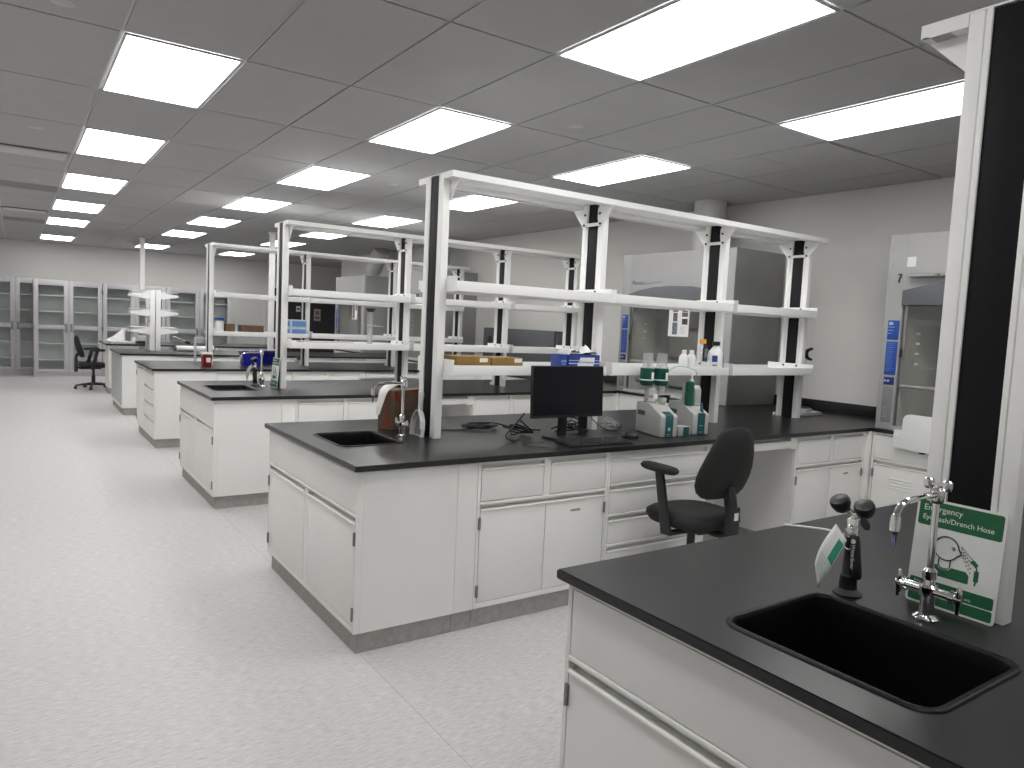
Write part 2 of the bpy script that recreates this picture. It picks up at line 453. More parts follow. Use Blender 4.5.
def cabinet(label, loc, rz, W, D, kind, group='white base cabinets', louver=False):
    t = thing('base_cabinet', label, 'cabinet', loc, rz, group)
    c = MB(); zb, zt = .105, ZC
    c.quad((0, YFACE, zb), (W, YFACE, zb), (W, YFACE, zt), (0, YFACE, zt))
    c.quad((0, D, zb), (0, D, zt), (W, D, zt), (W, D, zb))
    c.quad((0, YFACE, zb), (0, YFACE, zt), (0, D, zt), (0, D, zb))
    c.quad((W, YFACE, zb), (W, D, zb), (W, D, zt), (W, YFACE, zt))
    c.quad((0, YFACE, zb), (0, D, zb), (W, D, zb), (W, YFACE, zb))
    e = .0004
    st = .018
    c.box(e, 0, zb, st, YFACE-.0005, zt-.0005, .0015); c.box(W-st, 0, zb, W-e, YFACE-.0005, zt-.0005, .0015)
    c.box(st, .0005, zt-.016, W-st, YFACE-.0005, zt-.0005)
    c.box(st, .0005, zb, W-st, YFACE-.0005, zb+.03, .0015)
    a, b = st+.004, W-st-.004
    zdt = .138
    if kind == 'drawer_door' or kind == 'drawer_wide_door':
        mid = W/2; s2 = .022
        c.box(mid-s2, .0005, .66, mid+s2, YFACE-.0005, zt-.016)
        c.box(st, -.003, .655, W-st, YFACE-.0005, .672, .003)
        c.build('carcass', CARC, t)
        front_panel(t, 'drawer', a, mid-s2-.003, .676, .848, label_strip=False)
        front_panel(t, 'drawer', mid+s2+.003, b, .676, .848)
        front_panel(t, 'door', a, mid-.002, zdt, .634, 'L')
        front_panel(t, 'door', mid+.002, b, zdt, .634, 'R', label_strip=True)
    elif kind == 'drawers':
        n = 4; hgt = (zt-.016-.138)/n
        for k in range(1, n): c.box(st, -.003, .138+k*hgt-.008, W-st, YFACE-.0005, .138+k*hgt+.006, .003)
        c.build('carcass', CARC, t)
        for k in range(n):
            front_panel(t, 'drawer', a, b, .138+k*hgt+(.009 if k else 0), .138+(k+1)*hgt-.034)
    elif kind == 'sink':
        mid = W/2; s2 = .028
        c.box(st, -.003, .662, W-st, YFACE-.0005, .676, .003)
        c.box(mid-s2, .0005, zb+.03, mid+s2, YFACE-.0005, .662)
        c.build('carcass', CARC, t)
        MB().box(st+.003, .001, .679, W-st-.003, YFACE-.001, zt-.020, .002).build('apron_panel', WHITE, t)
        front_panel(t, 'door', a, mid-s2-.004, zdt, .636, 'L')
        front_panel(t, 'door', mid+s2+.004, b, zdt, .636, 'R')
    elif kind == 'hood':
        n = 3; wd = (b-a)/n
        c.box(st, -.003, .662, W-st, YFACE-.0005, .676, .003)
        c.build('carcass', CARC, t)
        MB().box(st+.003, .001, .679, W-st-.003, YFACE-.001, zt-.020, .002).build('apron_panel', WHITE, t)
        for k in range(n):
            front_panel(t, 'door', a+k*wd+.001, a+(k+1)*wd-.001, zdt, .636, 'L' if k < 2 else 'R', louver=(k == 0 and louver))
    elif kind == 'end_drawers':
        mid = W*.46
        c.box(mid-.02, .0005, zb+.03, mid+.02, YFACE-.0005, zt-.016)
        n = 4; hgt = (zt-.016-.138)/n
        for k in range(1, n): c.box(mid, -.003, .138+k*hgt-.008, W-st, YFACE-.0005, .138+k*hgt+.006, .003)
        c.build('carcass', CARC, t)
        front_panel(t, 'door', a, mid-.022, zdt, zt-.045, 'L')
        for k in range(n):
            front_panel(t, 'drawer', mid+.022, b, .138+k*hgt+(.009 if k else 0), .138+(k+1)*hgt-.034)
    elif kind == 'plain':
        c.build('carcass', CARC, t)
        MB().box(a, .001, zdt, b, YFACE-.001, zt-.020, .002).build('blank_panel', mat('grey_panel', (.42, .43, .41), .35, noise=.03, nscale=3), t)
    MB().box(.002 if not (kind in ('sink', 'plain', 'end_drawers')) else .022, .022, 0.0005, W-(.022 if kind in ('sink', 'plain', 'end_drawers') else .002), D-.022 if kind not in ('sink', 'plain', 'end_drawers') else D+.0005, zb-.001).build('plinth', PLINTH, t)
    return t

def filler(label, x0, x1, y0, y1, lip=0):
    t = thing('filler_panel', label, 'panel', ((x0+x1)/2, y0, 0), 0, 'white filler panels between cabinets')
    hw = (x1-x0)/2
    m = MB(); m.box(-hw, 0, .105, hw, y1-y0, ZC, .0015)
    if lip: m.box(hw-.045, -lip, .105, hw, -.0002, ZC, .0015)
    m.build('panel', WHITE, t)
    MB().box(-hw+.0006, .021, .0005, hw, y1-y0-.022, .104).build('plinth', PLINTH, t)
    return t

def knee_unit(label, x0, x1, y0, depth):
    t = thing('knee_drawer_unit', label, 'desk drawer', ((x0+x1)/2, y0, 0), 0, 'white knee drawers between cabinets')
    hw = (x1-x0)/2
    m = MB(); m.box(-hw, .001, .795, -hw+.07, .5, ZC, .002); m.box(hw-.07, .001, .795, hw, .5, ZC, .002)
    m.box(-hw+.07, YFACE, .80, hw-.07, .5, ZC-.001)
    m.build('rail', CARC, t)
    front_panel(t, 'drawer', -hw+.072, hw-.072, .803, .858, label_strip=False)
    MB().box(-hw, depth, .0005, hw, depth+.02, ZC).build('modesty_panel', CARC, t)
    return t

def worktop(label, x0, y0, x1, y1, hole=None, group='black epoxy worktops'):
    t = bmesh.new()
    if hole:
        hx0, hy0, hx1, hy1 = hole
        xs, ys = [x0, hx0, hx1, x1], [y0, hy0, hy1, y1]
    else: xs, ys = [x0, x1], [y0, y1]
    g_ = [[t.verts.new((x, y, ZT)) for y in ys] for x in xs]
    for i in range(len(xs)-1):
        for j in range(len(ys)-1):
            if hole and i == 1 and j == 1: continue
            t.faces.new((g_[i][j], g_[i+1][j], g_[i+1][j+1], g_[i][j+1]))
    ex = bmesh.ops.extrude_face_region(t, geom=t.faces[:])
    bmesh.ops.translate(t, verts=[v for v in ex['geom'] if isinstance(v, bmesh.types.BMVert)], vec=(0, 0, -TH))
    bmesh.ops.recalc_face_normals(t, faces=t.faces[:])
    def outer(e):
        a, b = e.verts[0].co, e.verts[1].co
        onx = (abs(a.x-x0) < 1e-5 and abs(b.x-x0) < 1e-5) or (abs(a.x-x1) < 1e-5 and abs(b.x-x1) < 1e-5)
        ony = (abs(a.y-y0) < 1e-5 and abs(b.y-y0) < 1e-5) or (abs(a.y-y1) < 1e-5 and abs(b.y-y1) < 1e-5)
        return (onx or ony) and abs(a.z-b.z) < 1e-5
    bmesh.ops.bevel(t, geom=[e for e in t.edges if outer(e)], offset=.003, segments=2, affect='EDGES')
    m = MB(); m.merge(t)
    o = m.build('worktop', EPOXY, None, 40)
    return tag(o, label, 'worktop', group)

def sink(label, x0, y0, x1, y1):
    t = thing('sink', label, 'sink', ((x0+x1)/2, (y0+y1)/2, ZT), 0, 'black drop-in sinks')
    hx, hy = (x1-x0)/2, (y1-y0)/2
    # rolled rim: rounded rectangles swept at several offsets, then walls and floor
    def ring(d, z, r): return [(p[0], p[1], z) for p in rrect(-hx+d, -hy+d, hx-d, hy-d, max(r-d, .008))]
    rings = [ring(0, .0006, .06), ring(.003, .005, .06), ring(.009, .0065, .06), ring(.017, .004, .06), ring(.020, -.004, .06), ring(.024, -.03, .06), ring(.030, -.24, .06), ring(.050, -.25, .07)]
    m = MB(); R = [[m.bm.verts.new(p) for p in r] for r in rings]
    n = len(R[0])
    for A, B in zip(R, R[1:]):
        for i in range(n): m.bm.faces.new((A[i], A[(i+1) % n], B[(i+1) % n], B[i]))
    m.bm.faces.new(R[-1])
    m.build('basin', SINKM, t, 60)
    d = MB(); d.lathe([(0, -.2485), (.03, -.2485), (.042, -.2455), (.042, -.2492)]); d.build('drain', STEEL, t)
    return t

# lab faucet: base flange, mixing body with two wing handles, riser and swing spout with a serrated tip
def faucet(label, loc, rz=0):
    t = thing('lab_faucet', label, 'faucet', loc, rz, 'chrome lab faucets')
    MB().lathe([(.0, .0005), (.030, .0005), (.031, .005), (.024, .010), (.017, .014), (.0165, .055), (.021, .062), (.021, .082), (.014, .088), (.013, .100), (.017, .104), (.017, .122), (.010, .13), (.0, .13)]).build('body', CHROME, t)
    r = MB(); r.cyl((0, 0, .13), (0, 0, .300), .0085); r.lathe([(.0, .292), (.014, .292), (.016, .3), (.016, .325), (.011, .331), (.0, .331)])
    r.build('riser', CHROME, t)
    s_ = MB(); s_.tube([(-.012, 0, .314), (-.06, 0, .314), (-.12, 0, .312), (-.156, 0, .308), (-.178, 0, .296), (-.187, 0, .280), (-.188, 0, .262)], .0078, 10, 4)
    s_.lathe([(0, .282), (.0105, .282), (.012, .276), (.0115, .246), (.009, .243), (0, .243)], (-.188, 0, 0)); s_.build('spout', CHROME, t)
    n = MB(); prof = [(0, .2425), (.0075, .2425)]
    for k in range(7): prof += [(.0075-.0004*k, .239-.0052*k), (.0055-.0004*k, .2365-.0052*k)]
    prof += [(0, .203)]
    n.lathe(prof, (-.188, 0, 0), 12); n.build('serrated_nozzle', mat('blued_steel', (.10, .10, .17), .3, 1, noise=.1), t)
    k = MB()
    k.box(-.006, -.022, .333, .006, .022, .341, .003); k.lathe([(0, .329), (.008, .329), (.008, .338), (0, .338)])
    k.lathe([(.0, .326), (.009, .326), (.011, .334), (.011, .348), (.007, .352), (0, .352)], (0, -.022, 0), 12); k.lathe([(.0, .326), (.009, .326), (.011, .334), (.011, .348), (.007, .352), (0, .352)], (0, .022, 0), 12)
    k.build('top_valve_knob', CHROME, t)
    for sgn in (-1, 1):
        a = MB(); a.cyl((0, sgn*.012, .072), (0, sgn*.052, .072), .0125); a.cyl((0, sgn*.052, .072), (0, sgn*.062, .072), .017, .015); a.cyl((0, sgn*.062, .072), (0, sgn*.078, .072), .011, .009)
        v = a.build('valve_arm', CHROME, t)
        h = MB(); h.tube([(-.004, sgn*.071, .104), (-.002, sgn*.071, .09), (0, sgn*.071, .072), (-.002, sgn*.071, .054), (-.005, sgn*.071, .036)], [.0035, .007, .0095, .007, .004], 10)
        h.build('wing_handle', CHROME, v)
    return t

# ------------------------------------------------------------------ uprights, canopies and shelves of the service racks
ZP = 2.425
PT = .046   # upright depth along the bench
def post(label, x, yc, top=ZP, group='service uprights with black raceways'):
    t = thing('service_upright', label, 'upright post', (x, yc, ZT), 0, group)
    h = top-ZT
    for sgn in (-1, 1):
        u = MB()
        ya, yb = sorted((sgn*.052, sgn*.066)); u.box(0, ya, .0006, PT, yb, h, .002)
        ya, yb = sorted((sgn*.070, sgn*.106)); u.box(0, ya, .0006, PT, yb, h, .003)
        ya, yb = sorted((sgn*.066, sgn*.070)); u.box(.008, ya, .0006, PT-.008, yb, h-.002)
        u.build('upright', WHITE2, t)
    MB().box(.006, -.0517, .0006, PT-.006, .0517, h-.003, .001).build('raceway_panel', BLACKP, t)
    f = MB(); f.box(-.014, .108, .0004, .03, .126, .03, .003)
    f.build('foot_bracket', WHITE2, t)
    return t

def canopy(label, x0, x1, yc, posts, half=.205):
    t = thing('overhead_canopy', label, 'overhead rail', (x0, yc, ZP), 0, 'overhead canopies of the service racks')
    L = x1-x0
    m = MB(); m.box(0, -half, .001, L, half, .006)
    m.box(0, -half, -.030, L, -half+.004, .0008); m.box(0, half-.004, -.030, L, half, .0008)
    m.box(0, -half+.004, -.030, L, -half+.02, -.027); m.box(0, half-.02, -.030, L, half-.004, -.027)
    for xa_ in (.0, L-.003):
        m.box(xa_, -half+.004, -.030, xa_+.003, -.108, .0008); m.box(xa_, .108, -.030, xa_+.003, half-.004, .0008)
    m.build('tray', WHITE2, t)
    for sgn in (-1, 1):
        c = MB(); c.prism([(sgn*.112, .0005), (sgn*.112, -.022), (sgn*.120, -.028), (sgn*.152, -.028), (sgn*.162, -.022), (sgn*.162, .0005)], 'x', .0032, L-.0032)
        c.build('channel', WHITE2, t)
    for k, px in enumerate(posts):
        for sd in ((-1,) if k else (1,)):
            xx = (px-x0) - .0075 if sd < 0 else (px-x0)+PT+.0015
            gm = MB()
            for sgn in (-1, 1):
                gm.prism([(sgn*.065, -.150), (sgn*.102, -.150), (sgn*(half-.006), -.034), (sgn*(half-.006), -.031), (sgn*.052, -.031), (sgn*.052, -.10)], 'x', xx, xx+.006)
            gm.prism([(-.065, -.150), (.065, -.150), (.065, -.128), (-.065, -.128)], 'x', xx, xx+.006)
            gp = gm.build('gusset', WHITE2, t)
            bm_ = MB(); q = -1 if sd < 0 else 1
            bx = xx if sd < 0 else xx+.006
            for yy, zz in ((-.082, -.138), (.082, -.138), (-.075, -.07), (.075, -.07)): bm_.cyl((bx, yy, zz), (bx+q*.006, yy, zz), .008, n=10)
            bm_.build('bolt', BOLT, gp)
    return t

def shelf(label, xa, xb, yc, zt, group='white reagent shelves of the service racks'):
    t = thing('reagent_shelf', label, 'shelf', (xa, yc, zt), 0, group)
    L = xb-xa; hf = .215
    m = MB(); m.box(.001, -hf+.003, -.040, L-.001, hf-.003, -.034)
    m.box(.001, -hf-.003, -.058, L-.001, -hf+.003, 0, .0015); m.box(.001, hf-.003, -.058, L-.001, hf+.003, 0, .0015)
    m.build('tray', WHITE2, t)
    for x0_, sgn in ((.0, 1), (L, -1)):
        b = MB(); x1_ = x0_+.004*sgn
        lo, hi = sorted((x0_-.0006*sgn*-1, x1_))
        if sgn > 0: lo, hi = -.003, .0006
        else: lo, hi = L-.0006, L+.0025
        b.prism([(-hf-.004, -.06), (hf+.004, -.06), (hf+.004, .004), (.13, .028), (-hf-.004, .028)] if zt > 1.5 else [(-hf-.004, -.06), (hf+.004, -.06), (hf+.004, .030), (-hf-.004, .030)], 'x', lo, hi)
        br = b.build('end_bracket', WHITE2, t)
        k = MB()
        for yy in (-.064, .064):
            if sgn < 0: k.cyl((lo, yy, .012), (lo-.005, yy, .012), .0085, n=10)
            else: k.cyl((hi, yy, .012), (hi+.005, yy, .012), .0085, n=10)
        k.build('bolt', BOLT, br)
    return t

def rack(yc, xs, who, canopy_end=.10, levels=((1.827, 'upper'), (1.350, 'lower'))):
    names = ['aisle-end', 'second', 'third', 'wall-end']
    pos = ['nearest the aisle', 'second from the aisle', 'third from the aisle', 'nearest the wall']
    for x, n_ in zip(xs, pos): post('white upright with black strip, %s on the %s' % (n_, who), x, yc)
    canopy('long white overhead canopy rail above the %s' % who, xs[0]+.002, xs[-1]+canopy_end, yc, xs)
    seg = ['aisle-end section', 'middle section', 'wall-end section']
    for zt, lv in levels:
        for k in range(3):
            shelf('white %s shelf, %s, on the %s' % (lv, seg[k], who), xs[k]+PT+.0036, xs[k+1]-.0032, yc, zt)

# ------------------------------------------------------------------ the benches
YN0, YN1 = -.745, .722
A0, A1 = 2.2504, 3.7058
B0, B1 = 5.1839, 6.6394
C0, C1 = 8.1515, 9.6070
D0, D1 = 11.1062, 12.5617
E0, E1 = 14.10, 15.50
X0 = .664
ov = .025
nameN = 'foreground bench'; nameA = 'monitor bench'; nameB = 'next bench past the monitor'
nameC = 'blue-bin bench'; nameD = 'bracket-rack bench'; nameE = 'far desk piled with papers'

def bench(y0, y1, who, x0, endkind, row, wt_end=XR-.002, hole=None, lip=.029):
    D = y1-y0-2*ov
    worktop('long black worktop of the %s' % who, x0, y0, wt_end, y1, hole)
    cabinet('white end cabinet facing the aisle on the %s' % who, (x0+ov, y1-ov, 0), -PI/2, D, .537, endkind)
    f0 = x0+ov+.5395
    filler('narrow white filler panel beside the end cabinet of the %s' % who, f0, x0+.6805, y0+ov+.001, y1-ov)
    for kind, xa, xb, lab in row:
        if kind == 'knee': knee_unit(lab % who, xa+.0006, xb-.0006, y0+ov, D*.5)
        else: cabinet(lab % who, (xa+.0006, y0+ov, 0), 0, xb-xa-.0012, D, kind)
    filler('white corner filler panel by the right wall at the %s' % who, 4.9635, 5.0205, y0+ov+.001, y1-ov, lip)

off = .09
hA = (.782+.017, 2.978-.221, 1.172-.017, 2.978+.221)
rowA = [('drawer_door', 1.345, 2.240, 'white two-door cabinet left of the drawer stack on the %s'),
        ('drawers', 2.240, 3.110, 'white four-drawer cabinet behind the black chair, on the %s'),
        ('knee', 3.110, 4.060, 'white knee drawer over the open leg space of the %s'),
        ('drawer_wide_door', 4.060, 4.963, 'white two-door cabinet right of the open leg space on the %s')]
rowB = [('drawer_door', 1.345, 2.240, 'white cabinet nearest the end cabinet on the %s'),
        ('knee', 2.240, 3.100, 'white knee drawer in the middle of the %s'),
        ('drawer_door', 3.100, 4.020, 'white cabinet right of the knee drawer on the %s'),
        ('drawer_door', 4.020, 4.963, 'white cabinet by the right wall on the %s')]
rowC = [('drawer_door', 1.345, 2.280, 'white cabinet below the blue bins on the %s'),
        ('drawer_door', 2.280, 3.160, 'white cabinet second from the aisle on the %s'),
        ('knee', 3.160, 4.060, 'white knee drawer third from the aisle on the %s'),
        ('drawer_door', 4.060, 4.963, 'white cabinet by the right wall on the %s')]
rowD = [('knee', 1.345, 2.240, 'white knee drawer next to the end cabinet on the %s'),
        ('drawer_door', 2.240, 3.160, 'white cabinet second from the aisle on the %s'),
        ('drawer_door', 3.160, 4.060, 'white cabinet third from the aisle on the %s'),
        ('drawer_door', 4.060, 4.963, 'white cabinet by the right wall on the %s')]
bench(A0, A1, nameA, X0, 'sink', rowA, hole=hA)
hB = (.782+.017, B0+.728-.221, 1.172-.017, B0+.728+.221)
bench(B0, B1, nameB, X0, 'sink', rowB, wt_end=5.003, hole=hB, lip=.015)
bench(C0, C1, nameC, X0, 'end_drawers', rowC)
bench(D0, D1, nameD, X0, 'plain', rowD)
# foreground bench
XN = .640
hN = (.769, -.228, 1.155, .239)
worktop('large black worktop of the foreground bench', XN, YN0, 4.95, YN1, hN)
cabinet('white sink cabinet under the foreground worktop, cut by the bottom edge', (XN+ov, YN1-ov, 0), -PI/2, YN1-YN0-2*ov, .56, 'sink')
cabinet('white cabinet under the foreground worktop, next to its sink cabinet', (XN+ov+.562, YN0+ov, 0), 0, 1.2, YN1-YN0-2*ov, 'drawer_door')
cabinet('white cabinet under the foreground worktop, far right end', (XN+ov+1.764, YN0+ov, 0), 0, 1.2, YN1-YN0-2*ov, 'drawer_door')
cabinet('white cabinet under the foreground worktop, right wall end', (XN+ov+2.966, YN0+ov, 0), 0, 1.2, YN1-YN0-2*ov, 'drawer_door')
sink('large black sink with a rounded rim in the foreground worktop', .752, -.245, 1.172, .256)
sink('black sink at the aisle end of the monitor bench', .782, 2.978-.238, 1.172, 2.978+.238)
sink('black sink at the aisle end of the next bench past the monitor', .782, B0+.728-.238, 1.172, B0+.728+.238)
# far desk
XE = .755
worktop('black worktop of the far desk piled with papers', XE, E0, 4.995, E1)
cabinet('white drawer cabinet under the far desk, beside the far chair', (XE+.05, E0+.03, 0), 0, .45, .62, 'drawers')
cabinet('white cabinet under the far desk, right of its leg space', (2.2, E0+.03, 0), 0, .9, E1-E0-.06, 'drawer_door')
cabinet('white cabinet under the far desk, near the right wall', (3.11, E0+.03, 0), 0, .9, E1-E0-.06, 'drawer_door')

# racks: post faces measured on the photograph
xsA = [1.385, 2.588, 3.815, 4.880]
rack(A0+.695, xsA, nameA)
xsB = [1.395, 2.620, 3.818, 4.800]
rack(B0+.710, xsB, nameB, .09)
xsC = [1.392, 2.615, 3.885, 4.985]
rack(C0+.715, xsC, nameC, .09)
post('large white upright with wide black strip behind the green and white sign', 1.372, -.006)
post('white upright on the foreground bench, past the large one', 2.62, -.006)
canopy('white overhead canopy rail on top of the large foreground upright', 1.374, 2.70, -.006, [1.372, 2.62], .225)

# black backsplash strips on the right wall
def backsplash(label, y0, y1):
    o = MB().box(XR-.022, y0, ZT+.0006, XR-.001, y1, ZT+.10, .002).build('backsplash', EPOXY)
    return tag(o, label, 'backsplash', 'black backsplashes along the right wall')
backsplash('black backsplash on the right wall at the end of the monitor bench', A0, A1+.012)
backsplash('black backsplash on the right wall at the end of the next bench past the monitor', B0+.095, C0-.004)
backsplash('black backsplash on the right wall at the end of the blue-bin bench', C0, C1)
backsplash('black backsplash on the right wall at the end of the bracket-rack bench', D0, D1)

# ------------------------------------------------------------------ fume hoods along the right wall
XH = 5.04
def fume_hood(label, y0, y1, logo=True):
    # local frame: x along the front from the far (left in the picture) end to the near end, y into the wall
    W = y1-y0
    t = thing('fume_hood', label, 'fume hood', (XH, y1, ZT), -PI/2, 'fume hoods along the right wall')
    D = XR-XH-.003; z1 = 2.430-ZT; pw = .135
    s_ = MB(); s_.box(0, .022, .0008, .022, D, z1, .002); s_.build('side_panel', HOODS, t)
    s_ = MB(); s_.box(W-.022, .022, .0008, W, D, z1, .002); s_.build('side_panel', HOODS, t)
    for k in (0, 1):
        xa = 0 if k == 0 else W-pw
        p = MB(); p.box(xa, 0, .0008, xa+pw, .0215, z1, .003); p.box(xa+(.0225 if k == 0 else 0), .0225, .0008, xa+pw-(0 if k == 0 else .0225), .06, z1-.002)
        pp = p.build('corner_post', HOODW, t)
        b = MB(); xx = xa+(.028 if k == 0 else pw-.028)
        for zz in (1.28, 1.40, .37, .47, .57, .67):
            b.cyl((xx-(.0 if zz > 1 else .010), -.0008, zz), (xx-(.0 if zz > 1 else .010), -.005, zz), .011, n=12)
        b.build('knob_cap', VENTD, pp)
    xs = pw
    t1 = MB()
    # top fascia with arched lower edge
    zarch = [(pw, 1.085), (.30, 1.125), (W*.33, 1.155), (W*.5, 1.165), (W*.67, 1.155), (W-.30, 1.125), (W-pw, 1.085)]
    t1.prism([(p[0], p[1]) for p in zarch]+[(W-pw, z1), (pw, z1)], 'y', .001, .02); t1.build('top_fascia', HOODW, t)
    v = MB(); v.prism([(pw, .975), (W-pw, .975), (W-pw, 1.0845), (W-.30, 1.1245), (W*.67, 1.1545), (W*.5, 1.1645), (W*.33, 1.1545), (.30, 1.1245), (pw, 1.0845)], 'y', -.022, .02, .003)
    v.box(pw, -.024, .972, W-pw, .02, .999, .004)
    v.build('arched_trim', HOODT, t)
    MB().box(.0225, .0225, z1-.02, W-.0225, D-.022, z1).build('roof_panel', HOODW, t)
    i = MB(); i.box(.0225, D-.022, .0008, W-.0225, D-.002, z1-.021); i.build('back_panel', LINER, t)
    l = MB(); l.box(pw+.001, .061, .03, pw+.006, D-.023, .97); l.box(W-pw-.006, .061, .03, W-pw-.001, D-.023, .97); l.box(pw+.006, .06, .964, W-pw-.006, D-.05, .97)
    l.build('liner', LINER, t)
    b = MB(); b.box(pw+.007, D-.10, .06, W-pw-.007, D-.094, .36, .002); b.box(pw+.007, D-.10, .40, W-pw-.007, D-.094, .70, .002); b.box(pw+.007, D-.10, .74, W-pw-.007, D-.094, .955, .002)
    b.build('baffle', mat('hood_baffle', (.42, .42, .39), .5, noise=.04), t)
    MB().box(.0225, .03, .0008, W-.0225, D-.023, .028, .003).build('work_surface', mat('hood_surface', (.40, .41, .40), .5, noise=.06), t)
    MB().prism([(-.03, .004), (.03, .006), (.03, .03), (-.012, .034), (-.03, .02)], 'x', pw, W-pw).build('air_foil_sill', HOODW, t)
    lp_ = MB(); lp_.box(W*.3, .12, .945, W*.7, .20, .9635, .004); lp_.build('added_fill_light', mat('added_fill_glow', (1, .98, .95), .5, emis=2.5), t)  # glowing bar added out of sight to brighten the hood interior
    # sliding sash
    sf = MB(); zs = .335
    sf.box(pw+.002, .028, zs, pw+.028, .040, .972); sf.box(W-pw-.028, .028, zs, W-pw-.002, .040, .972); sf.box(pw+.028, .026, zs, W-pw-.028, .042, zs+.028, .003)
    sf.box(pw+.02, .015, zs+.006, W-pw-.02, .026, zs+.016, .003)
    so = sf.build('sash_frame', STEEL, t)
    MB().box(pw+.029, .032, zs+.029, W-pw-.029, .036, .971).build('sash_glass', GLASS, so)
    MB().box(pw+.0005, .0218, .036, pw+.0015, .05, .972).build('sash_track', HOODT, t); MB().box(W-pw-.0015, .0218, .036, W-pw-.0005, .05, .972).build('sash_track', HOODT, t)
    MB().box(pw+.003, .010, .57, pw+.013, .020, .64, .003).build('sash_stop', BPLAS, t)
    # service valve tips inside
    f = MB()
    for zz in (.52, .60, .68, .76): f.cyl((pw+.0065, .25, zz), (pw+.03, .25, zz), .011, .008, n=10)
    f.build('service_outlet', PLW, t)
    # stickers on the far corner post
    def sticker(name, xa, xb, za, zb, m_): return MB().box(xa, -.0035, za, xb, -.0003, zb, .001).build(name, m_, t)
    a = sticker('blue_sticker', .036, .125, .705, .855, BLUE)
    l = MB()
    l.box(.046, -.0040, .818, .066, -.0036, .842); l.box(.068, -.0040, .822, .078, -.0036, .838)
    for k in range(3): l.box(.04, -.0040, .800-.024*k, .04+.05*(1-.2*k), -.0036, .803-.024*k)
    l.build('sticker_print', LPALE, a)
    a = sticker('blue_instruction_sticker', .036, .125, .43, .69, BLUE)
    l = MB()
    for k in range(15): l.box(.044, -.0040, .672-.015*k, .044+.072*random.uniform(.55, 1), -.0036, .675-.015*k)
    l.build('sticker_print', LBLUE, a)
    a = sticker('dark_blue_sticker', .040, .121, .352, .412, BLUED)
    MB().box(.043, -.0040, .376, .058, -.0036, .390).box(.066, -.0040, .376, .083, -.0036, .390).build('sticker_print', LPALE, a)
    a = MB().box(.040, -.006, .055, .121, -.0003, .338, .002).build('airflow_monitor', mat('monitor_grey', (.22, .225, .24), .5, noise=.05), t)
    l = MB()
    for k in range(5):
        for q in range(2): l.cyl((.063+q*.016, -.0063, .10+k*.018), (.063+q*.016, -.008, .10+k*.018), .005, n=10)
    l.build('button', VENTD, a)
    # maker's script on the fascia with its swoosh
    if not logo: return t
    lm = mat('logo_blue', (.03, .05, .22), .5, noise=.1)
    lettering('Pioneer', .062, lm, t, Matrix.Translation((.155, -.0005, 1.205)) @ face_mx(), shear=.3)
    q = MB(); q.tube([(.33, -.0012, 1.188), (.42, -.0012, 1.193), (.52, -.0012, 1.206), (.60, -.0012, 1.208)], .0022, 6, 4); q.build('logo_swoosh', lm, t)
    return t
h1 = fume_hood('light grey fume hood partly hidden by the large foreground upright', .765, 2.2475, False)
h2 = fume_hood('light grey fume hood with a photo notice on its sash', A1+.015, B0-.005+.09)
h3 = fume_hood('light grey fume hood glimpsed between uprights left of the tall monitor-bench post', C1+.008, D0-.006)
h4 = fume_hood('farthest light grey fume hood, beside the dark doors', D1+.012, E0+.02)
for y0, y1, w0, w1, lab in ((.755, 2.2472, .735, 2.2485, 'white base cabinet with louvered door under the fume hood at the right edge'),
                    (A1+.015, B0+.01, A1+.003, B0+.09, 'white base cabinet under the fume hood with the photo notice'),
                    (B1+.006, C0-.006, B0+.092, C0-.003, 'white base cabinet under the dark grey wall equipment'),
                    (C1+.008, D0-.006, C1+.003, D0-.003, 'white base cabinet under the hood behind the tall post'),
                    (D1+.012, E0-.01, D1+.003, E0+.02, 'white base cabinet under the farthest fume hood')):
    cabinet(lab, (5.022, y1-.002, 0), -PI/2, y1-y0-.004, XR-5.022-.004, 'hood', louver=True)
    worktop('black slab on the %s' % lab.replace('white base ', ''), 5.005, w0, XR-.003, w1)

